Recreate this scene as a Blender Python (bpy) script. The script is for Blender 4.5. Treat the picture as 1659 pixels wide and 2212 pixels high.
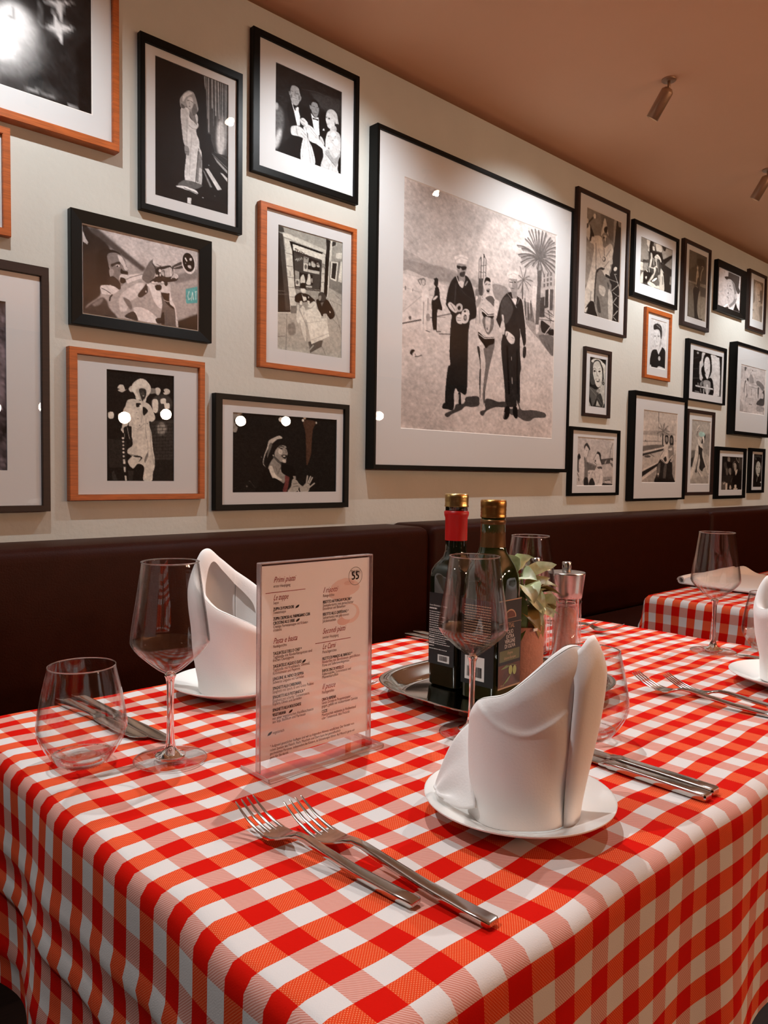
import bpy, bmesh, math, random
import numpy as np
from mathutils import Vector, Matrix
random.seed(7); rng = np.random.default_rng(7)
S = bpy.context.scene; C = S.collection
for o in list(bpy.data.objects): bpy.data.objects.remove(o)
PI = math.pi
# ------------------------------------------------------------------ camera
def make_camera():
    yaw, pit, rol = 0.81548, 0.05137, -0.01428
    fw = Vector((math.cos(yaw)*math.cos(pit), math.sin(yaw)*math.cos(pit), -math.sin(pit)))
    r = Vector((math.sin(yaw), -math.cos(yaw), 0)); u = r.cross(fw)
    r2 = r*math.cos(rol) - u*math.sin(rol); u2 = u*math.cos(rol) + r*math.sin(rol)
    cam = bpy.data.cameras.new('camera'); o = bpy.data.objects.new('camera', cam); C.objects.link(o)
    m = Matrix((r2, u2, -fw)).transposed().to_4x4(); m.translation = (0, 0, 1.04)
    o.matrix_world = m
    cam.sensor_fit = 'VERTICAL'; cam.sensor_height = 24.0; cam.lens = 24.0*1661.3/2212
    cam.clip_start = 0.02
    S.camera = o
make_camera()
# ------------------------------------------------------------------ world and exposure
w = bpy.data.worlds.new('world'); S.world = w; w.use_nodes = True
w.node_tree.nodes['Background'].inputs[0].default_value = (0.9, 0.7, 0.55, 1)
w.node_tree.nodes['Background'].inputs[1].default_value = 0.02
S.view_settings.view_transform = 'Standard'; S.view_settings.look = 'None'
S.view_settings.exposure = 0.22; S.view_settings.gamma = 1.0; S.view_settings.use_curve_mapping = False
try:
    S.cycles.transparent_max_bounces = 32; S.cycles.sample_clamp_indirect = 4.0
except Exception: pass
WALL_SPOT = 22.5; TABLE_SPOT = 45.0; PENDANT = 22.0
WHITE = (.95, 1.0, 1.03); WARM = (1.0, 0.66, 0.42)      # spotlights, pendants
CEIL = 2.382; TT = 0.75; WY = 1.9      # ceiling height, table top, wall plane
# ------------------------------------------------------------------ materials
def lin(c):
    return tuple(((x/255)/12.92 if x/255 <= .04045 else ((x/255+.055)/1.055)**2.4) for x in c)
MATS = {}
def mat(name, rgb=(200, 200, 200), rough=.5, metal=0, spec=.5, noise=0, nscale=50, bump=0, bscale=200, trans=0, ior=1.45, emit=0, sheen=0, coat=0, stretch=None, dark=None):
    if name in MATS: return MATS[name]
    m = bpy.data.materials.new(name); m.use_nodes = True; N = m.node_tree.nodes; L = m.node_tree.links
    b = N['Principled BSDF']; c = lin(rgb)
    b.inputs['Base Color'].default_value = (*c, 1); b.inputs['Roughness'].default_value = rough
    b.inputs['Metallic'].default_value = metal; b.inputs['Specular IOR Level'].default_value = spec
    b.inputs['Transmission Weight'].default_value = trans; b.inputs['IOR'].default_value = ior
    b.inputs['Coat Weight'].default_value = coat
    if sheen: b.inputs['Sheen Weight'].default_value = sheen
    if emit:
        b.inputs['Emission Color'].default_value = (*c, 1); b.inputs['Emission Strength'].default_value = emit
    tc = N.new('ShaderNodeTexCoord'); mp = N.new('ShaderNodeMapping'); L.new(tc.outputs['Object'], mp.inputs[0])
    if stretch: mp.inputs['Scale'].default_value = stretch
    if noise:
        n = N.new('ShaderNodeTexNoise'); n.inputs['Scale'].default_value = nscale; n.inputs['Detail'].default_value = 5
        L.new(mp.outputs[0], n.inputs['Vector'])
        mx = N.new('ShaderNodeMix'); mx.data_type = 'RGBA'
        d = lin(dark) if dark else tuple(x*(1-noise) for x in c)
        mx.inputs[6].default_value = (*d, 1); mx.inputs[7].default_value = (*[min(1, x*(1+noise*.4)) for x in c], 1)
        rp = N.new('ShaderNodeMapRange'); rp.inputs[1].default_value = .3; rp.inputs[2].default_value = .7
        L.new(n.outputs[0], rp.inputs[0]); L.new(rp.outputs[0], mx.inputs[0]); L.new(mx.outputs[2], b.inputs['Base Color'])
    if bump:
        n2 = N.new('ShaderNodeTexNoise'); n2.inputs['Scale'].default_value = bscale; n2.inputs['Detail'].default_value = 4
        L.new(mp.outputs[0], n2.inputs['Vector'])
        bp = N.new('ShaderNodeBump'); bp.inputs['Strength'].default_value = bump; bp.inputs['Distance'].default_value = .002
        L.new(n2.outputs[0], bp.inputs['Height']); L.new(bp.outputs[0], b.inputs['Normal'])
    MATS[name] = m; return m
def thin_glass(name, tint=(.97, .97, .97), boost=1.0, edge=(.75, .72, .7)):
    m = bpy.data.materials.new(name); m.use_nodes = True; N = m.node_tree.nodes; L = m.node_tree.links
    N.remove(N['Principled BSDF']); out = N['Material Output']
    tr = N.new('ShaderNodeBsdfTransparent'); gl = N.new('ShaderNodeBsdfGlossy'); gl.inputs['Roughness'].default_value = .0
    gl.inputs['Color'].default_value = (1, 1, 1, 1)
    lw = N.new('ShaderNodeLayerWeight'); lw.inputs[0].default_value = .5
    pw = N.new('ShaderNodeMath'); pw.operation = 'POWER'; pw.inputs[1].default_value = 4.5; L.new(lw.outputs['Facing'], pw.inputs[0])
    fr = N.new('ShaderNodeMath'); fr.operation = 'MULTIPLY_ADD'; fr.inputs[1].default_value = .93; fr.inputs[2].default_value = .045; L.new(pw.outputs[0], fr.inputs[0])
    p3 = N.new('ShaderNodeMath'); p3.operation = 'POWER'; p3.inputs[1].default_value = 3.0; L.new(lw.outputs['Facing'], p3.inputs[0])
    mc = N.new('ShaderNodeMix'); mc.data_type = 'RGBA'; mc.inputs[6].default_value = (*tint, 1); mc.inputs[7].default_value = (*edge, 1)
    L.new(p3.outputs[0], mc.inputs[0]); L.new(mc.outputs[2], tr.inputs[0])
    mul = N.new('ShaderNodeMath'); mul.operation = 'MULTIPLY'; mul.use_clamp = True; mul.inputs[1].default_value = boost
    L.new(fr.outputs[0], mul.inputs[0])
    mx = N.new('ShaderNodeMixShader'); L.new(mul.outputs[0], mx.inputs[0]); L.new(tr.outputs[0], mx.inputs[1]); L.new(gl.outputs[0], mx.inputs[2])
    L.new(mx.outputs[0], out.inputs[0]); return m
def gingham():
    m = bpy.data.materials.new('gingham'); m.use_nodes = True; N = m.node_tree.nodes; L = m.node_tree.links
    b = N['Principled BSDF']; b.inputs['Roughness'].default_value = .9; b.inputs['Specular IOR Level'].default_value = .08
    uv = N.new('ShaderNodeUVMap'); uv.uv_map = 'UVMap'; sp = N.new('ShaderNodeSeparateXYZ'); L.new(uv.outputs[0], sp.inputs[0])
    def M(op, a, bb=None, clamp=False):
        n = N.new('ShaderNodeMath'); n.operation = op; n.use_clamp = clamp
        for i, v in enumerate((a, bb)):
            if v is None: continue
            if isinstance(v, (int, float)): n.inputs[i].default_value = v
            else: L.new(v, n.inputs[i])
        return n.outputs[0]
    def stripe(o):   # UV counts cells of two: 0..0.5 red, 0.5..1 white
        return M('LESS_THAN', M('FRACT', o), .5)
    u, v = sp.outputs[0], sp.outputs[1]
    A, B = stripe(v), stripe(u)      # A rows along the table, B columns
    tw = M('LESS_THAN', M('FRACT', M('MULTIPLY', M('ADD', M('MULTIPLY', u, 1.3), v), 17.0)), .5)
    tw2 = M('LESS_THAN', M('FRACT', M('MULTIPLY', M('SUBTRACT', u, v), 19.0)), .5)
    def mix(f, a, c):
        n = N.new('ShaderNodeMix'); n.data_type = 'RGBA'
        for i, x in ((0, f), (6, a), (7, c)):
            if isinstance(x, tuple): n.inputs[i].default_value = (*lin(x), 1)
            elif isinstance(x, (int, float)): n.inputs[i].default_value = x
            else: L.new(x, n.inputs[i])
        return n.outputs[2]
    red = (196, 14, 1); white = (208, 200, 196)
    orange = mix(M('MULTIPLY', tw, tw2), (208, 60, 22), (222, 122, 84))
    pink = mix(tw, (210, 162, 150), (190, 120, 104))
    rowred = mix(B, orange, red); rowwhite = mix(B, white, pink)
    col = mix(A, rowwhite, rowred)
    L.new(col, b.inputs['Base Color'])
    ns = N.new('ShaderNodeTexNoise'); ns.inputs['Scale'].default_value = 40; L.new(uv.outputs[0], ns.inputs['Vector'])
    h = M('ADD', M('MULTIPLY', tw, .5), M('MULTIPLY', ns.outputs[0], 1.0))
    bp = N.new('ShaderNodeBump'); bp.inputs['Strength'].default_value = .25; bp.inputs['Distance'].default_value = .0006
    L.new(h, bp.inputs['Height']); L.new(bp.outputs[0], b.inputs['Normal'])
    return m
def photo_mat():
    m = bpy.data.materials.new('photo_print'); m.use_nodes = True; N = m.node_tree.nodes; L = m.node_tree.links
    b = N['Principled BSDF']; b.inputs['Roughness'].default_value = .45; b.inputs['Specular IOR Level'].default_value = .06
    a = N.new('ShaderNodeAttribute'); a.attribute_name = 'print'; L.new(a.outputs['Color'], b.inputs['Base Color']); return m
M_WALL = mat('plaster', (206, 206, 198), .9, noise=.07, nscale=3.5, bump=.5, bscale=60)
M_CEIL = mat('ceiling_paint', (248, 196, 158), .9, noise=.03, nscale=2)
M_DARKWALL = mat('dark_wall', (84, 54, 40), .9, noise=.1, nscale=3)
M_FLOOR = mat('floor_wood', (40, 30, 25), .6, noise=.3, nscale=12, stretch=(1, 12, 1))
M_LEATHER = mat('brown_leather', (46, 14, 4), .45, spec=.10, noise=.12, nscale=30, bump=.35, bscale=260)
M_BLACK = mat('black_lacquer', (7, 8, 7), .42, spec=.2, bump=.1, bscale=90)
M_ORANGE = mat('cherry_wood', (184, 96, 42), .45, noise=.35, nscale=22, stretch=(1, 1, 14), bump=.1)
M_BROWN = mat('walnut_wood', (44, 24, 17), .5, noise=.35, nscale=22, stretch=(1, 1, 14), bump=.1)
M_MAT = mat('mat_board', (216, 218, 219), .85)
M_BEVEL = mat('mat_bevel', (240, 234, 228), .8)
M_PHOTO = photo_mat()
M_PGLASS = thin_glass('picture_glass', (.985, .985, .985), 0.9, (.96, .96, .96))
M_GLASS = thin_glass('crystal_thin', (.994, .993, .992), 1.1, (.74, .72, .70))
M_SOLID = mat('crystal_solid', (250, 248, 246), 0.0, trans=1, ior=1.48)
M_ACRYL = thin_glass('acrylic', (.992, .99, .99), .75, (.9, .87, .87))
M_ACRYLEDGE = mat('acrylic_edge', (236, 214, 208), .12, trans=.75, ior=1.3)
M_GING = gingham()
M_LINEN = mat('white_napkin', (234, 227, 222), .8, sheen=.15, bump=.1, bscale=500)
M_PORC = mat('porcelain', (238, 235, 230), .12, spec=.6, coat=.3)
M_STEEL = mat('polished_steel', (196, 190, 184), .13, metal=1, bump=.06, bscale=40)
M_BRUSH = mat('brushed_steel', (205, 200, 196), .22, metal=1, bump=.05, bscale=600, stretch=(1, 1, .02))
M_TRAY = mat('tray_steel', (190, 188, 182), .08, metal=1, bump=.05, bscale=12)
M_BOTTLE = mat('dark_bottle_glass', (16, 20, 9), .05, spec=.7, coat=.4)
M_OLIVE = mat('olive_bottle_glass', (30, 38, 12), .05, spec=.7, coat=.4, noise=.6, nscale=35)
M_GOLD = mat('gold_cap', (190, 140, 78), .3, metal=1)
M_GOLD2 = mat('pale_gold_cap', (214, 180, 118), .28, metal=1)
M_REDFOIL = mat('red_foil', (176, 14, 10), .4)
M_BRONZEFOIL = mat('bronze_foil', (112, 78, 44), .3, metal=.6)
M_LABELB = mat('black_label', (20, 16, 15), .5)
M_LABELG = mat('green_label', (88, 86, 48), .5)
M_LABELR = mat('brown_label', (88, 42, 26), .5, noise=.5, nscale=60)
M_WHITEPRINT = mat('white_print', (214, 204, 196), .6)
M_TAN = mat('tan_print', (176, 140, 110), .6)
M_BLACKPRINT = mat('black_print', (34, 24, 24), .7)
M_REDPRINT = mat('red_print', (150, 24, 22), .7)
M_GREYPRINT = mat('grey_print', (112, 84, 80), .7)
M_PAPER = mat('menu_paper', (246, 242, 242), .7, noise=.04, nscale=14)
M_BLUSH = mat('blush_print', (240, 214, 206), .7)
M_BLUSH2 = mat('dark_blush_print', (232, 196, 186), .7)
M_TERRA = mat('terracotta', (196, 132, 108), .85, noise=.12, nscale=60, bump=.5, bscale=240)
M_SOIL = mat('soil', (20, 16, 10), .95, bump=1, bscale=150)
M_SALT = mat('pink_salt', (244, 204, 184), .7, noise=.15, nscale=160, bump=1, bscale=260)
M_LEAF = mat('pale_leaf', (226, 232, 204), .45, noise=.3, nscale=90, dark=(186, 200, 144))
M_LEAF2 = mat('green_leaf', (116, 130, 70), .45, noise=.4, nscale=60)
M_LEAF3 = mat('olive_leaf', (140, 116, 62), .5, noise=.4, nscale=50)
M_OLIVEFRUIT = mat('olive_print', (150, 152, 84), .5)
M_LAMP = mat('bronze_lamp', (168, 134, 108), .4, metal=.4)
M_EMIT = mat('lamp_lens', (255, 226, 196), .5, emit=30)
M_GLOBE = mat('lamp_globe', (255, 211, 173), .5, emit=12.7*PENDANT)
M_WOOD = mat('table_wood', (70, 45, 30), .6, noise=.2, nscale=20)
M_PIPE = mat('seam', (34, 16, 10), .5)
# ------------------------------------------------------------------ helpers
def tag(o, label=None, cat=None, group=None, kind=None):
    if label: o['label'] = label
    if cat: o['category'] = cat
    if group: o['group'] = group
    if kind: o['kind'] = kind
    return o
def empty(name, loc=(0, 0, 0), rz=0, label=None, cat=None, group=None):
    o = bpy.data.objects.new(name, None); C.objects.link(o); o.location = loc; o.rotation_euler = (0, 0, rz)
    o.empty_display_size = .05
    return tag(o, label, cat, group)
def link(name, me, m, parent=None, smooth=False, loc=None):
    me.name = name
    o = bpy.data.objects.new(name, me); C.objects.link(o)
    if m:
        for x in (m if isinstance(m, (list, tuple)) else [m]): me.materials.append(x)
    if smooth: me.polygons.foreach_set('use_smooth', [True]*len(me.polygons))
    if parent: o.parent = parent
    if loc: o.location = loc
    return o
def pydata(v, f):
    me = bpy.data.meshes.new('m'); me.from_pydata(v, [], f); me.update(); return me
def fromr(bm, recalc=True):
    if recalc: bmesh.ops.recalc_face_normals(bm, faces=bm.faces)
    me = bpy.data.meshes.new('m'); bm.to_mesh(me); bm.free(); return me
def box(bm, x0, x1, y0, y1, z0, z1, mi=0):
    vs = [bm.verts.new((x, y, z)) for z in (z0, z1) for y in (y0, y1) for x in (x0, x1)]
    for f in ((0, 2, 3, 1), (4, 5, 7, 6), (0, 1, 5, 4), (2, 6, 7, 3), (0, 4, 6, 2), (1, 3, 7, 5)):
        bm.faces.new([vs[i] for i in f]).material_index = mi
def boxme(*a, bevel=0, seg=2):
    bm = bmesh.new(); box(bm, *a)
    if bevel: bmesh.ops.bevel(bm, geom=bm.edges[:], offset=bevel, segments=seg, affect='EDGES', profile=.5)
    return fromr(bm)
def lathe(prof, n=64, cap0=False, cap1=False, c=(0, 0)):
    v = []; f = []
    for r, z in prof:
        for k in range(n):
            a = 2*PI*k/n; v.append((c[0]+r*math.cos(a), c[1]+r*math.sin(a), z))
    for i in range(len(prof)-1):
        for k in range(n):
            k2 = (k+1) % n; f.append((i*n+k, i*n+k2, (i+1)*n+k2, (i+1)*n+k))
    if cap0: f.append(tuple(range(n))[::-1])
    if cap1: f.append(tuple((len(prof)-1)*n+k for k in range(n)))
    return pydata(v, f)
def smoothprof(pts, n=6):
    out = []
    P = [pts[0]]+list(pts)+[pts[-1]]
    for i in range(1, len(P)-2):
        for k in range(n):
            t = k/n; a, b, c_, d = P[i-1], P[i], P[i+1], P[i+2]
            out.append(tuple(.5*((2*b[j])+(-a[j]+c_[j])*t+(2*a[j]-5*b[j]+4*c_[j]-d[j])*t*t+(-a[j]+3*b[j]-3*c_[j]+d[j])*t**3) for j in range(len(b))))
    out.append(tuple(pts[-1])); return out
def superloft(rings, n=48, caps=True):
    """rings: (z, half_x, half_y, exponent)"""
    v = []; f = []
    for z, a, b, e in rings:
        for k in range(n):
            t = 2*PI*k/n; ct, st = math.cos(t), math.sin(t)
            v.append((a*math.copysign(abs(ct)**(2/e), ct), b*math.copysign(abs(st)**(2/e), st), z))
    for i in range(len(rings)-1):
        for k in range(n):
            k2 = (k+1) % n; f.append((i*n+k, i*n+k2, (i+1)*n+k2, (i+1)*n+k))
    if caps:
        f.append(tuple(range(n))[::-1]); f.append(tuple((len(rings)-1)*n+k for k in range(n)))
    return pydata(v, f)
def poly_prism(pts, y0, y1):
    """polygon in x,z extruded along y"""
    n = len(pts); v = [(x, y0, z) for x, z in pts]+[(x, y1, z) for x, z in pts]
    f = [tuple(range(n)), tuple(range(2*n-1, n-1, -1))]+[(i, i+n, (i+1) % n+n, (i+1) % n) for i in range(n)]
    return pydata(v, f)
def join(mes):
    v = []; f = []; k = 0
    for me in mes:
        v += [tuple(x.co) for x in me.vertices]; f += [tuple(i+k for i in p.vertices) for p in me.polygons]; k = len(v)
    return pydata(v, f)
TEXTDEP = []
def text_mesh(items):
    """items: (string, x, z, size, shear, align, (scale_x)) -> one flat mesh in the x,z plane facing -y"""
    v = []; f = []
    for s, x, z, size, shear, align, sx in items:
        cw = -sx if sx < 0 else None
        cu = bpy.data.curves.new('t', 'FONT'); cu.body = s; cu.size = size; cu.shear = shear; cu.align_x = align; cu.resolution_u = 2
        cu.offset = 0
        o = bpy.data.objects.new('t', cu); C.objects.link(o)
        bpy.context.view_layer.update()
        dg = bpy.context.evaluated_depsgraph_get(); me = o.evaluated_get(dg).to_mesh()
        if cw: sx = cw*len(s)/max(1e-6, max(p.co.x for p in me.vertices))
        k = len(v); v += [(x+p.co.x*sx, 0, z+p.co.y) for p in me.vertices]
        f += [tuple(k+i for i in p.vertices) for p in me.polygons]
        o.evaluated_get(dg).to_mesh_clear(); bpy.data.objects.remove(o); bpy.data.curves.remove(cu)
    return pydata(v, f)
# ------------------------------------------------------------------ room
def struct(name, me, m, **k): return tag(link(name, me, m, **k), kind='structure')
X0, X1, YF = -2.6, 9.0, -4.2
struct('wall_back', boxme(X0, X1, WY, WY+.12, 0, CEIL-.024), M_WALL)
struct('trim_1', boxme(X0, X1, WY+.035, WY+.12, CEIL-.024, CEIL), mat('gap_shade', (96, 74, 62), .9, noise=.1))  # recessed gap above the wall, its shade put into the dark brown colour
struct('ceiling', boxme(X0, X1, YF, WY+.12, CEIL, CEIL+.1), M_CEIL)
struct('floor', boxme(X0, X1, YF, WY+.12, -.1, 0), M_FLOOR)
struct('wall_left', boxme(X0-.1, X0, YF, WY+.12, 0, CEIL), M_DARKWALL)
struct('wall_right', boxme(X1, X1+.1, YF, WY+.12, 0, CEIL), M_DARKWALL)
struct('wall_front', boxme(X0, X1, YF-.1, YF, 0, CEIL), M_DARKWALL)
# ------------------------------------------------------------------ banquette: one bench per upholstered run
def banquette(x0, x1, top, label, rend=.03):
    t = empty('banquette', ((x0+x1)/2, 1.6, 0), 0, label, 'bench', 'upholstered benches along the wall')
    L = (x1-x0)/2-.0015
    def cushion(name, y0, y1, z0, z1, r, par, top_round=True):
        bm = bmesh.new(); box(bm, -L, L, y0, y1, z0, z1)
        bmesh.ops.bevel(bm, geom=bm.edges[:], offset=r, segments=5, affect='EDGES', profile=.5)
        return link(name, fromr(bm), M_LEATHER, par, True)
    cushion('backrest', .085, .298, .46, top, .03, t)
    cushion('seat', -.33, .10, .33, .47, .03, t)
    link('plinth', boxme(-L, L, -.27, .29, .0, .335), M_BROWN, t)
    return t
J1, J2 = 1.80, 3.86
banquette(-1.4, J1, .868, 'near brown leather bench back running behind the menu and left wine glass')
banquette(J1, J2, .871, 'middle brown leather bench back behind the bottles and mills')
banquette(J2, 8.4, .869, 'far brown leather bench back behind the second table')
# ------------------------------------------------------------------ tables and cloths
CU, CV = .0448958, .0387036      # size of two gingham cells
def table(x0, x1, y0, y1, hang, hem, label, ulabel, ox, oy, seed, grp, step=.0095):
    cx, cy = (x0+x1)/2, (y0+y1)/2
    t = empty('dining_table', (cx, cy, 0), 0, ulabel, 'table')
    hx, hy = (x1-x0)/2-.012, (y1-y0)/2-.012
    link('tabletop', boxme(-hx, hx, -hy, hy, TT-.03, TT-.0035, bevel=.003), M_WOOD, t)
    link('pedestal', lathe([(.045, .02), (.035, .06), (.035, TT-.03)], 24, True, True), M_BLACK, t, True)
    link('base_plate', boxme(-.25, .25, -.25, .25, 0, .02, bevel=.004), M_BLACK, t)
    R = np.random.default_rng(seed); ph = R.uniform(0, 6.28, 12)
    us = np.arange(x0-hang, x1+hang+1e-6, step); vs = np.arange(y0-hang, y1+hang+1e-6, step)
    U, V = np.meshgrid(us, vs)
    r = .014
    def side(d):      # d>0: beyond edge by d (arc length); returns outward offset, drop
        th = np.clip(d/r, 0, PI/2); off = r*np.sin(th); dz = r*(1-np.cos(th)); ex = np.clip(d-r*PI/2, 0, None)
        return off, dz, ex
    du = np.where(U < x0+r, x0+r-U, 0)-0+0; du2 = np.where(U > x1-r, U-(x1-r), 0); dv = np.where(V < y0+r, y0+r-V, 0); dv2 = np.where(V > y1-r, V-(y1-r), 0)
    sx = np.where(du > 0, -1, np.where(du2 > 0, 1, 0)); dx = du+du2; sy = np.where(dv > 0, -1, np.where(dv2 > 0, 1, 0)); dy = dv+dv2
    D = np.hypot(dx, dy); off, dz, ex = side(D)
    nx = np.where(D > 0, sx*dx/np.maximum(D, 1e-9), 0); ny = np.where(D > 0, sy*dy/np.maximum(D, 1e-9), 0)
    bx = np.clip(U, x0+r, x1-r); by = np.clip(V, y0+r, y1-r)
    al = np.where(np.abs(nx) > np.abs(ny), V, U)      # coordinate along the edge
    corner = np.clip(np.minimum(dx, dy)/.08, 0, 1)
    wave = (np.sin(al*21+ph[0])*.5+np.sin(al*37+ph[1])*.3+np.sin(al*9+ph[2])*.5)
    flare = np.clip(ex/.2, 0, 1.2)**1.3*.012*(wave+.6)+corner*ex*.18
    # storage creases on the hanging parts
    for k, (dd, a) in enumerate(((.062, .0032), (.115, .0042), (.17, .003))):
        flare = flare+a*np.exp(-((ex-dd-.006*np.sin(al*6+ph[3+k]))/.007)**2)*(nx < -.3)
    X = bx+nx*(off+flare); Y = by+ny*(off+flare); Z = -dz-ex
    top = (D == 0)
    und = (.0007*np.sin(U*43+ph[6])*np.sin(V*31+ph[7])+.0005*np.sin(U*17+V*55+ph[8])+.0004*np.sin(U*90-V*35+ph[9]))
    for k in range(7):      # soft creases
        a = R.uniform(0, PI); px, py = R.uniform(x0, x1), R.uniform(y0, y1)
        s = (U-px)*math.cos(a)+(V-py)*math.sin(a); q = -(U-px)*math.sin(a)+(V-py)*math.cos(a)
        und = und+R.uniform(.0006, .0016)*np.exp(-(s/.006)**2-(q/.07)**2)
    Z = Z+TT-.0009+und*np.where(top, 1, .3)
    X = X+.0012*np.sin(V*24+ph[10])+.0008*np.sin(V*51+U*13); Y = Y+.0012*np.sin(U*19+ph[11])+.0008*np.sin(U*47-V*11)
    nyv, nxv = U.shape
    co = np.stack([X-cx, Y-cy, Z], -1).reshape(-1, 3)
    idx = np.arange(nyv*nxv).reshape(nyv, nxv)
    F = np.stack([idx[:-1, :-1], idx[:-1, 1:], idx[1:, 1:], idx[1:, :-1]], -1).reshape(-1, 4)
    me = bpy.data.meshes.new('tablecloth'); me.vertices.add(len(co)); me.vertices.foreach_set('co', co.ravel())
    me.loops.add(F.size); me.loops.foreach_set('vertex_index', F.ravel().astype(np.int32)); me.polygons.add(len(F))
    me.polygons.foreach_set('loop_start', (np.arange(len(F))*4).astype(np.int32)); me.update(calc_edges=True)
    uv = me.uv_layers.new(name='UVMap')
    uu = (((U-ox)/CU+.25).ravel()[F.ravel()]); vv = (((V-oy)/CV+.25).ravel()[F.ravel()])
    uv.data.foreach_set('uv', np.stack([uu, vv], -1).ravel())
    me.polygons.foreach_set('use_smooth', [True]*len(F)); me.materials.append(M_GING)
    c = bpy.data.objects.new('tablecloth', me); C.objects.link(c); c.location = (cx, cy, 0)
    tag(c, label, 'tablecloth', grp)
table(.237, 1.378, .268, .964, .222, 0, 'red and white gingham cloth over the near table set with the menu and tray',
      'near dining table hidden under the large gingham cloth', .280957, .294178, 3, 'gingham tablecloths')
table(1.748, 2.95, .262, .93, .21, 0, 'red and white gingham cloth on the next table behind the right wine glass',
      'second dining table under gingham beyond the near one', 1.77, .30, 5, 'gingham tablecloths', .014)
# frame rectangles on the wall in metres (x0,x1,z0,z1): outer, inner, photograph; depth; kind
FRAMES={
'B':((0.9071,1.2093,1.7015,2.1410),(0.9203,1.1939,1.7183,2.1201),(0.9511,1.1676,1.7491,2.0993),0.019,'black'),
'C':((0.7289,1.1112,1.3868,1.6613),(0.7579,1.0767,1.4151,1.6336),(0.7619,1.0824,1.4171,1.6308),0.022,'wide'),
'D':((0.7233,1.0920,0.9606,1.3331),(0.7438,1.0752,0.9746,1.3167),(0.8195,1.0037,1.0089,1.2882),0.02,'orange'),
'E':((1.2429,1.6396,1.8889,2.2858),(1.2653,1.6223,1.9093,2.2684),(1.3245,1.5730,1.9690,2.2184),0.02,'black'),
'F':((1.2707,1.6377,1.3411,1.8129),(1.2938,1.6208,1.3559,1.7983),(1.3386,1.5850,1.4004,1.7615),0.018,'orange'),
'G':((1.1238,1.6120,0.9270,1.2536),(1.1464,1.5924,0.9423,1.2389),(1.1846,1.5657,0.9770,1.2043),0.022,'black'),
'H':((1.6995,2.8248,1.0512,2.1569),(1.7099,2.8146,1.0654,2.1427),(1.8295,2.7143,1.1895,2.0253),0.042,'black'),
'I':((2.8862,3.3204,1.6855,2.2735),(2.9054,3.3031,1.6960,2.2563),(2.9694,3.2625,1.7485,2.2092),0.018,'brown'),
'J':((3.3580,3.8102,1.8899,2.2458),(3.3781,3.7916,1.9100,2.2304),(3.4381,3.7567,1.9643,2.1820),0.02,'black'),
'K':((3.8679,4.1837,1.8266,2.2675),(3.8938,4.1657,1.8470,2.2501),(3.9382,4.1543,1.8786,2.2281),0.02,'brown'),
'L':((4.2593,4.6480,1.9614,2.2372),(4.2845,4.5861,1.9925,2.2013),(4.3074,4.6105,1.9976,2.2075),0.025,'wide'),
'M':((4.7009,4.9634,1.9202,2.2696),(4.7228,4.9425,1.9395,2.2533),(4.7782,4.9342,1.9857,2.2259),0.02,'brown'),
'N':((3.5035,3.7675,1.5214,1.8618),(3.5249,3.7494,1.5378,1.8398),(3.5656,3.7299,1.5785,1.8167),0.016,'orange'),
'O':((2.9796,3.1990,1.3035,1.6078),(2.9890,3.1782,1.3170,1.5906),(3.0286,3.1642,1.3496,1.5677),0.016,'brown'),
'P':((2.8761,3.2961,0.9492,1.2521),(2.9009,3.2779,0.9612,1.2377),(2.9485,3.2548,0.9922,1.2103),0.016,'black'),
'Q':((3.3812,3.9257,0.9217,1.4475),(3.3928,3.9056,0.9311,1.4263),(3.4820,3.8349,1.0078,1.3632),0.038,'black'),
'R':((3.9460,4.4241,1.4482,1.7667),(3.9731,4.4039,1.4560,1.7473),(4.0244,4.3818,1.4939,1.7177),0.02,'black'),
'S':((4.4979,5.0300,1.2892,1.8174),(4.5109,5.0038,1.3086,1.7998),(4.5828,4.9566,1.4217,1.6977),0.045,'black'),
'T':((3.9787,4.3083,0.9415,1.4011),(3.9932,4.2834,0.9574,1.3839),(4.0415,4.2730,0.9999,1.3484),0.018,'brown'),
'U':((4.3459,4.7585,0.9174,1.2139),(4.3840,4.7281,0.9344,1.1934),(4.4350,4.7223,0.9681,1.1602),0.018,'black'),
'V':((4.8147,5.0470,0.9475,1.2207),(4.8466,5.0235,0.9646,1.2005),(4.8883,5.0277,0.9836,1.1849),0.018,'black'),
'A':((0.0469,0.8469,1.8202,2.3602),(0.0632,0.8306,1.8389,2.3416),(0.1096,0.7842,1.8917,2.2888),0.03,'orange'),
'X':((0.1271,0.6771,0.9360,1.5080),(0.1449,0.6594,0.9503,1.4861),(0.2209,0.5833,1.0325,1.4163),0.022,'brown'),
'W':((0.3353,0.5953,1.5625,1.8034),(0.3521,0.5785,1.5793,1.7866),(0.4021,0.5285,1.6293,1.7366),0.02,'orange')}
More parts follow.
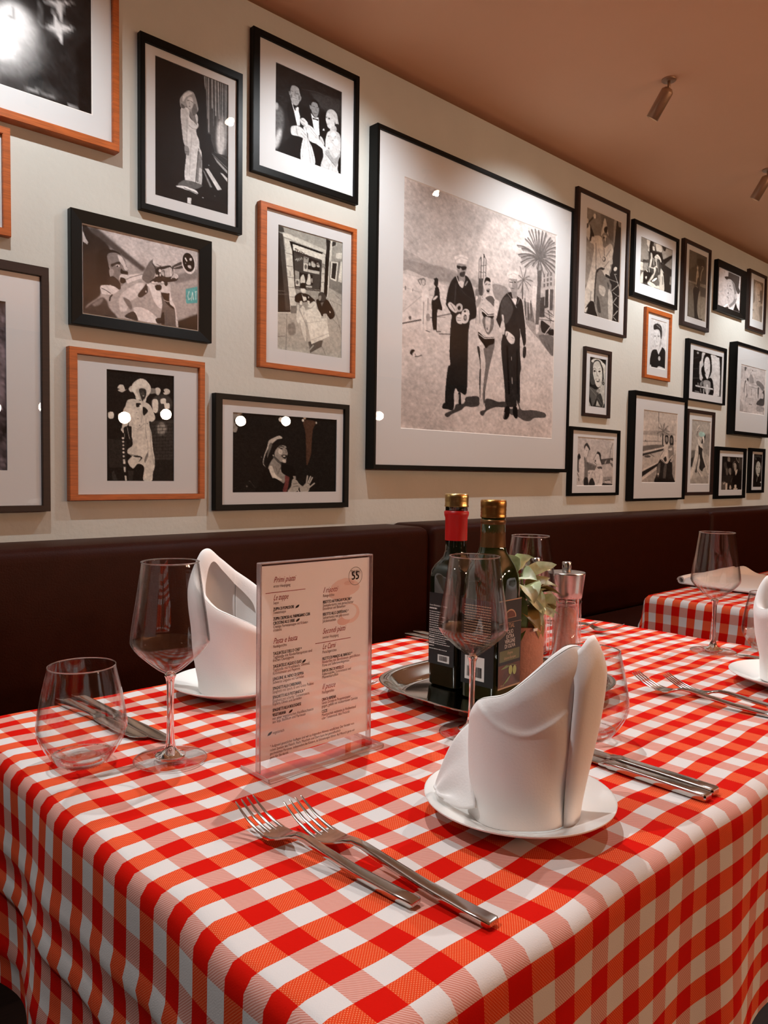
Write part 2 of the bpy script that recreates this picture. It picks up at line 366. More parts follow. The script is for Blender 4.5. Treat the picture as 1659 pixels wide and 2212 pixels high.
# flat tones of photographs and painted-in reflections, as shapes in thousandths of each print
ART={
'A':(28,(1, 1, 1),4,'''P120;95;0;836 699 829 766 811 834 782 896 747 945 709 978 671 990 638 982 613 955 597 911 591 856 597 793 614 728 640 668 674 618 711 582 749 566 784 570 812 595 830 640
P190;73.9;0;805 631 801 685 788 739 769 788 745 827 719 851 694 859 671 850 653 826 642 788 638 742 643 690 654 637 673 589 695 550 721 524 747 514 771 521 789 544 801 582
P235;47.5;0;770 619 767 662 759 703 747 740 731 768 715 785 698 789 683 781 672 760 665 730 662 692 665 651 673 610 685 574 700 546 716 528 733 522 748 530 760 550 768 581
P250;31.7;0;737 745 735 770 729 795 720 818 709 836 697 847 685 851 675 847 666 835 661 818 659 795 661 770 667 746 675 723 686 705 698 693 710 689 721 693 730 704 735 722
G60;31.7;0;689 946 840 891 904 962 788 992 689 1015
G160;3.2;0;731 522 736 557 740 605 725 615 706 607 726 589
P120;26.4;0;919 533 917 549 912 567 903 583 893 597 881 607 870 612 859 612 851 607 846 596 844 583 846 566 852 549 860 533 870 519 882 509 893 503 904 503 912 508 917 519
G215;3.2;0;820 590 863 555 860 453 880 537 938 523 888 576 893 653 865 586
G205;3.2;0;819 446 939 369 895 419 890 530 866 448
L150;2.1;4.2;816 462 819 499 817 579
L190;2.1;4.2;771 969 806 957
L150;2.1;4.2;806 946 840 967 864 957
L190;1.1;4.2;912 977 959 969
G14;8.4;0;938 633 1005 498 1003 1017 947 992'''),
'B':(24,(1, 1, 1),4,'''G60;3.3;0;640 1 1009 -10 1013 542 817 560 747 447 694 423
P120;21.7;0;995 383 992 432 981 478 963 515 940 542 915 554 889 551 867 533 848 502 837 461 833 414 836 365 847 320 865 282 888 256 913 244 938 246 961 264 979 295 991 336
P205;16.3;0;952 414 949 456 941 494 928 526 911 548 893 558 874 554 858 539 844 512 836 477 833 436 835 395 844 357 856 325 873 304 891 294 910 297 926 312 940 339 949 374
L170;1.1;5.4;666 0 672 106
L150;1.1;4.3;692 -1 706 313
L190;1.1;4.9;719 -1 724 411
L180;1.1;6.5;766 -2 772 220
L120;1.1;3.3;782 -3 792 353
L190;1.1;5.4;812 -3 822 267
L140;1.1;3.8;836 -4 842 400
L200;1.1;4.9;855 -4 870 281
L150;1.1;4.3;889 -5 897 448
L180;1.1;4.3;916 -6 920 466
L130;1.1;3.3;943 -6 946 323
L170;1.1;4.3;965 -7 963 493
L140;1.1;3.3;981 -7 985 431
G18;1.6;0;640 6 677 105 704 426 752 423 764 644 626 662 594 335 614 106
G45;2.2;0;763 552 1002 544 1003 683 872 625
L110;1.1;5.4;774 567 992 639
L90;1.1;3.3;806 544 997 574
G150;1.6;0;785 577 998 661 998 684 839 619
P208;0.5;0;347 305 408 285 459 300 459 350 531 375 573 372 578 399 552 424 557 460 589 499 599 553 626 600 628 816 574 825 542 819 397 823 413 649 408 639 439 588 418 564 387 564 367 518 352 437 337 357
P190;1.1;0;352 315 408 299 439 326 439 421 423 507 428 568 387 564 362 491 345 383
P200;0.5;0;531 308 562 313 573 339 563 374 537 357
P120;1.1;0;459 305 516 288 531 324 563 386 531 380 470 348
L120;1.1;3.3;449 413 500 426 557 423
P120;1.6;0;573 581 615 602 628 667 615 755 574 813 547 795 563 679
L40;0.5;4.3;584 562 563 679 542 819
P190;0.5;0;594 707 631 724 626 819 584 820
L150;1.1;2.7;423 357 423 563
L160;1.6;2.7;490 467 469 639 459 782
P130;0.5;0;393 575 439 572 457 602 447 637 408 633 392 608
L60;0.5;2.2;398 613 439 611
P150;1.1;0;347 305 327 254 353 216 408 172 459 154 516 160 552 203 573 249 573 283 531 313 516 333 480 312 439 293 408 282
P205;2.2;0;368 213 419 175 459 161 500 169 449 191 408 216 368 257
P100;1.1;0;490 288 531 235 562 279 531 324 500 325
P90;1.1;0;347 272 388 281 398 295 352 304
P195;0.5;0;418 230 449 205 490 199 509 229 500 264 470 288 439 282 418 258
L50;0.5;3.8;429 234 454 226
L50;0.5;3.8;470 228 500 233
P110;0.5;0;470 269 463 274 451 276 445 274 451 269 463 266
L140;0.5;2.2;459 233 454 259
P95;1.6;0;397 826 616 824 621 840 542 870 428 872 300 881
P235;0.5;0;295 885 387 873 532 877 574 893 563 906 449 896 290 894
L30;0.5;4.3;387 887 532 897 584 903
G215;0.5;0;433 950 485 947 480 991 430 993
G205;0.5;0;668 695 721 688 911 815 851 831
G120;0.5;0;636 706 668 718 775 820 743 825
G205;0.5;0;888 691 927 691 998 719 998 749
P200;1.1;0;735 659 731 662 722 664 718 662 722 659 731 657
P180;1.1;0;657 918 649 922 634 922 628 920 636 917 650 916
P150;1.1;0;819 880 816 883 811 883 808 881 811 878 816 878
P90;2.2;0;13 497 9 507 1 509 -3 500 1 490 9 488'''),
'E':(26,(1, 1, 1),5,'''G50;35.5;0;503 161 987 99 990 313 665 292
L70;2.4;3.6;393 173 583 134 828 127
L60;2.4;3.6;13 361 118 350
P90;29.6;0;133 613 129 667 117 717 99 760 76 791 51 807 25 806 2 789 -16 758 -28 715 -32 665 -27 612 -16 563 2 520 25 489 50 473 76 473 99 489 117 520 129 563
P190;26.6;0;87 847 72 887 55 923 37 952 20 971 4 978 -7 973 -14 956 -15 929 -10 894 0 855 14 815 31 779 49 750 66 731 82 723 93 728 100 745 101 773 97 808
P170;14.8;0;50 479 47 501 37 519 24 529 11 527 2 515 -2 496 2 474 11 455 24 446 37 447 47 459
P14;3.6;0;216 365 239 369 317 610 240 652 233 739 334 733 408 754 382 1008 66 1001 103 893 218 768 209 620 171 452
P14;1.8;0;347 346 441 352 521 375 554 562 490 557 426 491 364 535 359 427
P12;1.8;0;650 408 755 325 824 516 759 637 668 626 653 731 719 774 720 868 688 997 590 999 556 822 499 733 556 747 644 652
P150;1.2;0;216 233 239 178 292 154 346 165 366 219 363 293 340 355 309 389 262 386 228 349 212 288
P18;1.8;0;201 250 223 183 285 138 346 141 378 203 378 263 358 233 339 180 285 168 239 184 220 232 216 281
P120;0.6;0;197 264 212 258 216 293 205 303
P130;0.6;0;359 276 382 262 374 301 355 325
L45;1.2;5.3;231 246 258 243
L45;1.2;5.3;300 253 339 246
L80;1.2;4.7;289 233 281 283 301 283
L215;0.6;5.3;262 320 308 316
L70;0.6;2.4;254 316 312 309
P90;3.6;0;243 302 237 325 226 329 220 310 226 287 237 283
P95;3.6;0;358 282 353 310 342 314 336 289 341 261 352 258
G215;0.6;0;232 366 262 392 301 421 344 377 344 450 360 488 360 603 321 615 270 456
P12;0.6;0;259 393 293 400 340 367 348 394 301 409 293 454 266 421
P200;0.6;0;364 529 411 499 458 518 478 536 490 594 499 653 467 650 451 594 403 584 376 568
L60;0.6;3;379 524 427 540
L60;0.6;2.4;384 565 443 578
P195;0.6;0;236 654 333 615 404 626 459 665 475 691 460 732 412 734 334 733 240 740
L90;0.6;2.4;396 653 459 689
L90;0.6;2.4;380 689 444 719
L90;0.6;2.4;302 627 326 717
P205;0.6;0;411 618 443 590 475 685 499 739 556 822 590 993 382 1002 408 742 467 724 475 685
L130;1.2;3.6;475 721 508 898 525 992
L150;1.2;3;436 746 413 863 398 991
L110;1.2;3;507 749 574 979
P200;0.6;0;482 559 554 568 636 624 669 689 760 750 760 800 719 824 702 773 612 743 556 741 499 727 479 659 499 640
L130;0.6;3;506 570 669 682
L140;0.6;3;499 610 628 676
P125;1.2;0;532 273 576 247 624 262 645 298 641 367 610 427 577 428 541 393 525 337
P16;1.8;0;508 306 528 250 584 229 640 250 653 296 637 301 616 264 560 264 532 292 525 337
P130;0.6;0;505 319 522 320 527 355 514 359
L35;1.2;5.3;544 318 580 313
L35;1.2;5.3;609 316 637 304
L70;1.2;4.1;597 320 601 356 617 353
L50;1.2;3.6;573 392 621 380
G220;0.6;0;525 404 553 426 585 441 642 420 651 544 660 616 644 634 570 569
G10;0.6;0;549 449 590 449 638 443 638 464 594 460 554 469
G225;0.6;0;704 553 725 522 737 546
P175;1.8;0;756 387 772 307 821 266 879 260 930 294 948 364 957 400 915 450 906 403 830 332
P190;1.2;0;756 381 780 329 821 310 880 335 898 405 882 467 824 498 782 485 773 457 756 424
P20;1.2;0;819 376 812 388 799 392 792 385 799 373 812 369
P40;1.2;0;772 376 768 383 761 386 757 380 760 373 768 370
L110;0.6;3.6;777 455 798 452
P30;1.8;0;898 430 948 402 966 447 949 478 924 479
P175;1.2;0;832 482 907 440 924 492 857 525 824 523
P190;1.2;0;783 554 849 515 950 503 993 567 987 760 947 938 964 991 888 999 688 1004 720 862 719 812 752 765 751 664
P230;2.4;0;916 539 896 567 854 580 833 564 853 536 895 523
P235;2.4;0;951 617 947 638 935 655 918 665 901 665 888 655 884 637 888 617 900 599 917 589 934 589 946 600
P225;2.4;0;876 678 855 700 813 712 793 702 813 680 855 667
P120;1.8;0;918 560 913 566 903 569 898 566 903 561 913 558
P50;1.2;0;812 733 813 742 806 745 799 740 798 731 804 728
P120;1.8;0;815 588 807 596 792 601 785 597 792 590 807 585
P130;1.8;0;880 619 874 627 860 631 853 627 860 620 873 616
P150;1.2;0;752 802 801 763 886 840 987 747 971 829 921 926 887 916
L70;1.2;3.6;752 815 904 918
P15;1.8;0;954 866 996 790 999 995 964 991
P190;0.6;0;668 633 709 651 735 707 710 727 669 689
L80;0.6;2.4;677 661 718 712
L150;0.6;2.4;820 922 804 997
L150;0.6;2.4;870 921 863 1000'''),
'C':(165,(1, 0.96, 0.95),4,'''G190;34.4;0;210 -13 1014 24 1014 208 457 320 270 143
G125;21.5;0;783 360 1014 227 1014 338 783 470
G160;17.2;0;783 524 1014 375 1014 802 816 902
G28;21.5;0;809 922 1014 783 1014 1026 809 1014
G70;18.9;0;22 25 106 0 521 356 495 399 306 255 117 117
P34;12;0;-8 42 76 69 166 138 220 218 194 390 218 559 143 665 136 771 20 938 141 989 277 1003 202 1037 -17 1016
G190;1.7;0;-2 58 27 152 45 189 38 217 3 193
P28;6.9;0;128 269 220 218 282 227 306 264 220 296 207 387 230 503 223 619 162 651 120 549 109 396
P120;3.4;0;198 285 251 244 306 255 337 290 353 357 365 397 371 467 342 554 317 613 254 637 224 557 231 468 207 387
P200;3.4;0;282 262 319 278 343 333 349 375 324 373 297 328
P35;2.6;0;250 367 293 337 306 360 268 379 237 414 225 391
P215;1.7;0;301 388 291 399 274 399 267 388 277 377 294 377
P15;0.9;0;288 391 284 402 277 404 273 395 277 385 284 383
P25;2.6;0;312 412 330 433 362 434 371 458 355 471 314 472 305 448
P195;2.6;0;331 380 356 382 368 414 343 421
P205;2.6;0;308 483 355 471 371 493 355 524 324 514 305 554 295 539
P25;3.4;0;305 519 336 520 355 550 329 583 304 572
P150;5.2;0;212 455 249 445 243 517 224 540
P40;6.9;0;236 519 298 573 304 660 248 639 193 600
P210;4.3;0;355 506 387 463 495 426 501 469 443 537 392 585 355 559
P215;1.7;0;146 655 217 633 267 643 297 679 272 703 303 731 253 752 161 748 146 725
L30;1.7;6.9;149 681 186 698 223 724
P165;6.9;0;143 752 247 727 354 586 495 479 527 525 558 652 584 663 467 817 327 1001 252 982 203 905 179 796
P205;10.3;0;303 731 430 567 507 539 475 672 391 781 353 897 302 908
P55;12;0;20 947 142 796 191 819 215 902 277 994 202 1028 19 1008
P120;12;0;81 872 161 792 142 866 93 904
L25;1.7;13.8;235 739 219 773 215 810
P110;8.6;0;328 752 379 766 404 841 384 872
P45;3.4;0;455 677 501 585 530 533 539 629 513 672 487 705 462 711
P215;0.9;0;529 627 526 639 520 640 517 630 520 619 526 617
P215;2.6;0;533 532 591 527 663 626 669 761 649 802 597 733 559 598
P90;2.6;0;656 628 676 596 716 723 789 797 802 997 668 989 656 891 669 752
P25;1.7;0;657 601 729 583 742 680 782 753 775 782 716 741 683 676
P30;2.6;0;656 891 682 840 688 994 655 983
P215;1.7;0;739 553 756 677 789 761 815 994 795 998 782 781 736 718
L190;0.9;6.9;683 690 716 705 756 686
P205;2.6;0;650 557 663 508 716 495 743 489 736 590 689 602 657 601
P215;3.4;0;416 847 493 829 584 880 649 966 636 987 467 988 429 915
P50;5.2;0;340 962 416 891 454 991 390 987
P40;2.6;0;609 938 656 919 655 983 622 985
P100;2.6;0;488 472 521 356 554 267 586 223 625 203 651 241 657 302 618 349 585 465 546 529 520 517
P190;3.4;0;586 223 632 202 658 266 625 302 592 284
L30;0.9;6.9;579 278 605 316 611 386
L50;0.9;5.2;618 277 651 286
L110;0.9;8.6;355 528 393 492 501 424
P35;2.6;0;612 333 690 276 757 258 776 325 763 402 810 381 796 430 703 471 585 501 559 499 611 422
P180;2.6;0;657 339 690 312 750 278 763 365 716 405 664 391
P215;0.9;0;659 342 653 361 642 364 636 349 642 330 653 327
P205;0.9;0;633 408 627 420 615 423 609 414 615 402 627 399
P210;0.9;0;657 393 654 409 647 411 644 396 647 380 654 378
L25;0.9;6.9;664 346 684 332 690 402
L225;0.9;6.9;737 281 750 387
L215;0.9;8.6;750 260 773 290 773 363 750 414
P60;1.7;0;763 256 850 178 864 248 776 289
L210;0.9;6.9;776 271 857 213
P200;2.6;0;770 345 803 346 816 379 790 404
P215;0.9;0;972 144 977 185 975 225 967 262 953 290 936 307 916 312 895 304 877 284 861 254 851 217 846 176 848 136 856 100 869 72 887 54 907 49 927 56 946 76 961 106
P18;0.9;0;964 136 968 173 967 208 960 240 948 265 933 280 915 284 898 277 881 260 868 233 859 200 855 164 856 129 863 97 874 73 890 57 907 53 925 60 941 77 955 104
G225;0.9;0;874 126 884 115 901 156 892 165
P215;0.9;0;944 123 938 141 925 144 919 130 925 112 938 109
P200;0.9;0;904 210 931 202 938 237 911 235
P190;0.9;0;887 187 885 194 881 195 879 189 881 182 885 181
L230;0.9;8.6;585 510 624 491
P25;0.9;0;604 532 657 519 657 574 617 588
L220;0.9;8.6;533 550 611 526
P230;0.9;0;599 498 592 510 578 514 571 505 578 492 592 488
P220;0.9;0;682 477 676 489 664 492 658 483 664 470 676 467
P25;0.9;0;719 486 711 511 695 515 687 493 695 468 711 464
G70,160,165;2.6;0;884 508 1014 439 1014 648 897 685 887 664
L190,225,225;0.9;7.7;918 528 905 586 914 635 931 608
L190,225,225;0.9;7.7;938 634 950 529 959 620
L190,225,225;0.9;7.7;972 524 990 510
L190,225,225;0.9;7.7;981 522 981 614'''),  # lettered teal panel is a mirrored sign, a glass reflection painted in
'D':(22,(1, 0.98, 0.93),4,'''G55;9.5;0;630 443 1004 412 1002 794 710 819
P140;14.3;0;885 503 881 522 871 539 854 553 833 562 810 566 787 564 766 556 750 543 740 527 736 508 740 490 750 472 767 459 787 449 810 445 834 447 854 455 871 468 882 484
L28;1;2.9;663 471 1003 450
L28;1;2.9;663 502 1003 482
L28;1;2.9;662 533 1003 513
L28;1;2.9;662 564 1003 545
L28;1;2.9;662 595 1003 577
L28;1;2.9;662 626 1003 608
L28;1;2.9;662 657 1002 640
L28;1;2.9;662 687 1002 671
L28;1;2.9;661 718 1002 703
L28;1;2.9;661 749 1002 735
L28;1;2.9;661 780 1002 766
L28;1;2.9;661 811 1002 798
L28;1;2.4;695 470 695 500
L28;1;2.4;781 467 781 497
L28;1;2.4;869 463 868 493
L28;1;2.4;957 460 957 490
L28;1;2.4;736 499 736 529
L28;1;2.4;823 496 822 526
L28;1;2.4;910 493 910 523
L28;1;2.4;999 490 999 520
L28;1;2.4;695 532 695 562
L28;1;2.4;781 529 781 559
L28;1;2.4;868 526 868 556
L28;1;2.4;956 523 956 553
L28;1;2.4;736 561 736 591
L28;1;2.4;822 559 822 589
L28;1;2.4;910 556 910 586
L28;1;2.4;999 553 998 583
L28;1;2.4;695 594 695 624
L28;1;2.4;781 591 781 621
L28;1;2.4;868 588 868 619
L28;1;2.4;956 586 956 616
L28;1;2.4;735 624 735 654
L28;1;2.4;822 621 822 651
L28;1;2.4;910 618 909 649
L28;1;2.4;998 616 998 647
L28;1;2.4;694 656 694 686
L28;1;2.4;780 653 780 683
L28;1;2.4;868 651 867 681
L28;1;2.4;956 649 956 679
L28;1;2.4;735 686 735 716
L28;1;2.4;822 683 822 714
L28;1;2.4;909 681 909 712
L28;1;2.4;998 679 998 710
L28;1;2.4;694 718 694 748
L28;1;2.4;780 716 780 746
L28;1;2.4;867 714 867 744
L28;1;2.4;955 712 955 742
L28;1;2.4;735 748 735 778
L28;1;2.4;821 746 821 776
L28;1;2.4;909 744 909 774
L28;1;2.4;998 742 997 773
L28;1;2.4;694 779 694 809
L28;1;2.4;780 778 780 808
L28;1;2.4;867 776 867 807
L28;1;2.4;955 775 955 805
L28;1;2.4;734 810 734 840
L28;1;2.4;821 808 821 839
L28;1;2.4;909 807 909 837
L28;1;2.4;997 805 997 836
G30;4.8;0;645 800 1002 794 1001 1003 644 1004
G38;2.9;0;24 620 290 631 289 874 38 878
G50;2.9;0;83 992 75 920 105 905 158 992
G45;2.9;0;304 903 390 902 373 991 319 996
P60;11.9;0;979 265 970 294 946 321 909 343 862 358 811 365 760 363 714 352 678 334 655 310 647 283 655 254 679 228 715 206 761 191 812 183 863 185 910 195 947 213 971 238
P150;14.3;0;754 267 748 282 733 294 712 299 692 296 677 286 672 271 677 256 692 244 713 239 733 242 748 252
P205;1;0;163 153 192 130 238 128 257 148 269 171 300 164 261 181 223 196 165 182 192 169 166 165
P200;1;0;319 158 346 135 370 133 393 159 393 183 346 186 327 173
P130;1.9;0;632 139 713 134 746 125 787 135 794 154 770 188 729 188 705 180 632 186
P200;1;0;717 134 763 124 794 144 770 188 733 188
P200;1;0;841 139 887 126 933 138 933 166 895 181 853 184 833 167 858 163
P208;1;0;299 267 361 249 424 250 503 260 575 271 647 303 704 385 708 419 663 446 622 443 630 497 654 546 678 700 702 779 701 869 677 919 656 997 531 990 544 871 453 838 378 883 304 821 367 766 305 748 305 709 375 668 360 581 360 503 321 494 325 441 298 495 229 522 225 498 237 372 276 312
P200;1;0;206 533 236 507 298 500 252 526 244 563 225 551
P30;1;0;244 517 298 498 360 507 344 562 375 629 328 664 344 581 305 578 259 565
L200;0.5;3.8;298 510 313 563 332 616
L170;0.5;2.9;259 569 255 603
P215;1;0;424 245 416 216 370 165 370 121 417 84 488 57 560 62 624 100 648 138 632 184 583 226 571 262 543 273 503 251 456 253
P190;1.9;0;424 172 472 144 551 139 583 167 575 212 551 248 503 260 456 214
P50;1;0;472 154 520 144 567 153 579 182 567 222 535 249 515 260 495 231 476 183
P75;1.9;0;495 182 543 174 551 208 519 220
L25;0.5;3.8;488 178 519 181
L25;0.5;3.8;543 179 571 180
P190;0.5;0;546 211 541 215 530 216 524 212 530 208 541 208
L25;0.5;2.4;515 225 547 223
L150;1.4;4.8;468 174 487 212 511 255
P35;1;0;428 284 487 281 495 295 471 316 432 318
P30;1;0;527 314 567 321 603 349 558 386 534 390 522 353
L150;1;2.9;503 305 518 378 502 458
L150;1;2.9;391 506 454 524 550 466
L120;1;3.3;574 415 566 524 581 608
L140;1;2.9;638 512 646 671 693 844
L140;1;2.9;597 623 605 771
P50;1;0;367 766 453 764 501 773 516 788 461 823 493 783 421 780
P120;1.4;0;556 782 605 722 597 771 564 826 548 817
P150;2.9;0;305 748 390 756 390 770 359 766
P40;0.5;0;443 369 440 372 435 373 432 370 435 367 440 366
P40;0.5;0;462 425 459 428 452 429 449 425 452 422 459 422
P40;0.5;0;485 482 481 486 475 486 472 483 475 479 481 479
P60;0.5;0;598 463 595 466 588 467 585 463 588 460 595 459
P225;0.5;0;668 247 750 242 749 347 684 351
P225;0.5;0;795 230 870 221 878 261 928 263 928 309 861 312 845 272 799 270
P225;0.5;0;295 337 349 332 353 352 400 349 400 403 345 406 330 384 299 383
P225;0.5;0;172 394 241 391 237 444 191 446
P225;0.5;0;31 386 99 381 100 433 36 436
P225;0.5;0;479 301 511 300 511 349 479 348
P215;0.5;0;254 609 245 618 227 618 218 610 227 602 245 601
P200;0.5;0;253 641 245 649 230 649 222 642 230 635 245 634
P200;0.5;0;254 673 247 680 233 680 226 674 233 668 247 667
P210;0.5;0;258 706 250 713 234 714 226 706 234 699 250 698
P215;0.5;0;260 738 251 747 235 747 226 739 235 730 252 730
P205;0.5;0;260 773 253 781 239 782 232 774 239 765 253 765
G215;0.5;0;235 800 266 800 269 841 239 841
G210;0.5;0;244 870 273 870 275 916 250 916
G210;0.5;0;256 950 282 950 290 996 266 998'''),  # large white blocks are reflections in the glass, painted into the print
'F':(150,(1, 1, 0.95),4,'''G155;1.5;0;88 11 734 13 735 144 190 93 88 81
G60;2;0;0 3 83 11 97 50 0 58
G28;1;0;0 58 78 68 200 680 -1 701
G60;3;0;23 65 78 68 190 666 124 673
L130;0.5;3;-1 530 115 520
L120;0.5;3;4 557 153 541
G205;0.5;0;65 52 195 54 195 89 83 85
G200;0.5;0;195 56 734 102 750 147 694 128 195 95
G205;0.5;0;97 95 200 101 257 484 285 542 276 683 200 691
L60;0.5;2;120 211 214 212
L60;0.5;2;139 313 223 309
L60;0.5;2;153 401 238 398
L60;0.5;2;167 483 247 477
L60;0.5;2;190 558 266 552
L60;0.5;2;183 349 188 386
G110;1.5;0;200 629 285 620 285 682 200 691
G16;0.5;0;172 105 684 130 685 203 656 460 257 484 214 181
G60;1;0;238 183 675 194 636 451 266 477
G200;0.5;0;675 136 745 153 706 486 656 475
L60;0.5;2;685 224 720 230
L60;0.5;2;675 307 710 305
L60;0.5;2;666 385 706 375
G210;0.5;0;221 124 683 146 675 195 228 175
G150;1;0;386 200 468 205 458 247 386 257
G200;0.5;0;386 257 453 253 449 321 386 321
G20;0.5;0;468 205 640 209 635 293 454 300
P190;0.5;0;507 226 556 230 576 259 537 274 507 262
P190;0.5;0;586 231 625 226 635 257 596 262
P180;0.5;0;468 246 487 239 497 263 468 267
G190;0.5;0;454 300 635 296 631 320 454 323
P90;1;0;439 281 429 300 410 303 400 286 410 267 429 264
G150;1;0;257 334 323 337 323 396 261 401
G200;0.5;0;261 403 328 398 333 454 271 459
P90;1;0;314 425 304 442 285 444 276 430 285 413 304 411
G18;0.5;0;328 341 527 338 527 422 333 428
P200;0.5;0;362 363 391 354 415 414 343 427 343 386
P205;0.5;0;459 341 488 343 498 420 430 422 449 379
P170;0.5;0;507 372 525 370 525 401 512 402
G180;0.5;0;425 439 517 431 518 446 425 452
L190;0.5;6.1;264 249 290 235 295 253
L190;0.5;6.1;309 230 318 245
L190;0.5;6.1;333 225 342 236
L190;0.5;6.1;354 217 362 229
L190;0.5;3;271 476 646 451
G30;1;0;734 7 804 14 785 180 725 167 744 90
G14;0.5;0;725 167 785 180 757 496 706 486
G150;1;0;830 10 999 8 1000 174 806 177
G205;0.5;0;804 14 835 9 826 154 787 493 757 501 785 180
G120;1.5;0;795 189 1000 163 1003 448 787 413
G215;0.5;0;816 187 933 177 904 346 807 336
G35;0.5;0;841 197 913 190 888 332 822 324
G210;0.5;0;974 167 1000 163 1002 346 935 343
G50;0.5;0;835 15 896 12 886 45 830 60
L220;0.5;3;835 62 907 37 906 16
G205;0.5;0;897 107 995 89 990 143 892 150
G165;1.5;0;767 495 787 413 1003 453 1008 1006 639 997 3 1002 3 715 295 684 538 683 890 637
L110;1;2;889 460 1003 502
L110;1;2;819 655 1005 745
L110;1;2;808 517 1004 545
L90;1;2.5;143 701 134 1001
L80;1;2.5;12 898 124 883
L90;1;2.5;678 914 739 984
L100;1;2;808 512 942 675 995 789
P120;7.1;0;153 803 247 763 276 844 190 872
G80;3;0;470 900 698 869 679 924 500 992
L215;0.5;6.1;2 705 200 688
P16;0.5;0;333 465 343 432 381 420 420 424 425 454 439 463 343 469
P14;0.5;0;266 539 343 505 459 508 508 523 567 548 498 582 381 589 276 590 257 571
P205;0.5;0;348 473 420 470 425 491 391 507 357 498
G215;0.5;0;357 503 381 532 430 532 440 557 391 572
P30;0.5;0;413 518 405 522 387 524 378 522 387 518 405 516
G225;0.5;0;461 523 474 522 474 537 463 538
P215;0.5;0;338 578 372 574 372 600 338 604
P215;0.5;0;449 561 488 562 484 589 459 586
P150;0.5;0;372 585 459 570 449 592 430 626 382 605
P14;0.5;0;587 546 627 526 737 514 808 544 890 632 819 679 758 650 677 664 617 606
P55;1;0;617 506 636 472 696 463 737 488 737 520 687 541 627 531
P130;1;0;626 505 666 495 657 533 627 537
G215;0.5;0;800 609 824 617 803 630
G110;1;0;657 555 707 544 677 584
P210;0.5;0;459 607 538 557 587 567 597 608 657 645 657 703 440 724 401 660 420 637 508 618
P205;0.5;0;295 655 343 635 382 610 420 637 391 666 421 747 441 902 382 845 343 754 314 762 285 729
P195;0.5;0;295 608 324 616 314 653 295 640
L120;0.5;2.5;420 642 508 618 557 586
P190;0.5;0;697 651 758 640 768 692 789 722 738 695
G212;0.5;0;440 721 753 675 802 825 519 917
L160;0.5;2;450 744 753 696
L150;0.5;2.5;499 887 789 802
L150;0.5;8.1;324 642 391 713 470 805
L160;0.5;9.1;445 818 441 992
L165;0.5;10.1;549 925 460 990
L150;0.5;6.1;353 805 372 851
L170;0.5;8.1;392 859 353 884
L150;0.5;5.1;440 876 490 946
L150;0.5;6.1;708 858 689 908'''),
'G':(20,(1, 0.98, 0.93),4,'''P150;11.6;0;1 8 87 -1 41 62 18 106 35 179 0 174
P140;6.7;0;6 182 46 178 35 246 6 240
P75,55,45;4.2;0;658 45 788 51 753 154 740 399 733 509 693 637 685 366 678 205
P235;1.7;0;457 49 447 77 427 79 417 53 427 26 447 24
P225;1.7;0;521 92 510 119 488 120 477 96 488 69 510 67
P190;1.7;0;529 89 526 102 519 102 516 90 519 78 526 77
P230;2.5;0;683 2 676 25 663 26 656 5 663 -17 676 -19
P225;1.7;0;663 43 658 60 647 61 642 45 647 27 658 26
P200;2.5;0;795 63 791 77 784 78 780 64 784 50 791 49
P14;3.3;0;303 665 341 646 353 768 468 899 468 996 223 993 229 915
P20;2.5;0;279 648 297 458 328 335 429 268 493 307 506 377 417 391 391 471 372 558 322 682
P190;2.5;0;313 414 328 335 379 289 423 264 452 283 442 302 404 313 360 368 328 422 297 510 279 622 303 678 274 631 285 527
P100;6.7;0;328 387 360 368 341 456 310 561
P150;1.7;0;410 417 442 389 487 395 497 448 506 492 497 527 492 572 487 612 455 608 410 583 382 532 385 471
P80;5;0;366 507 391 540 429 591 448 635 416 618 372 558
P205;5;0;423 434 455 459 448 503 417 487
P200;3.3;0;455 573 487 572 487 609 461 599
L25;0.8;9.1;420 417 442 398 468 407
P25;0.8;0;458 430 451 436 437 435 430 428 437 421 451 422
P30;0.8;0;495 426 492 434 486 434 483 426 486 419 492 418
L90;1.7;5;481 449 494 474 481 488
P25;0.8;0;445 521 474 506 497 518 487 559 468 555
P215;0.8;0;455 527 481 517 477 537
P215;0.8;0;373 520 371 527 366 527 364 521 366 514 371 513
P140;2.5;0;369 559 404 601 442 644 448 731 484 775 474 881 436 855 366 820 341 716 322 682
P205;4.2;0;328 681 360 663 391 767 455 837 429 846 366 811
L90;2.5;4.2;391 663 416 776
L70;2.5;4.2;436 679 416 758
P14;1.7;0;360 820 429 846 465 908 455 996 353 995
P110,60,62;2.5;0;484 775 523 779 516 899 494 997 461 978 481 872
P8;2.5;0;448 643 520 642 565 676 585 774 559 828 526 801 487 775 448 731
P165;1.7;0;552 837 579 823 612 872 619 935 586 998 507 995 539 926
L70;0.8;4.2;559 890 605 881
L70;0.8;4.2;566 926 612 917
G150;0.8;0;556 788 585 785 589 823 569 823
L180;0.8;13.3;599 935 616 996
P165;1.7;0;612 881 639 908 659 918 686 881 720 891 727 927 707 998 639 997 625 944
L165;0.8;18.3;693 881 703 782
L190;0.8;16.6;710 872 734 790
L200;0.8;15;724 881 752 804
L190;0.8;15;724 936 774 881
P90;2.5;0;265 547 263 556 258 556 256 547 258 538 263 538
P110;3.3;0;136 922 133 932 127 932 124 922 127 911 133 911
L45;6.7;6.7;157 855 205 941
P60;4.2;0;161 855 158 863 150 863 147 855 150 848 158 848'''),  # pale discs along the top are lamp reflections painted into the print
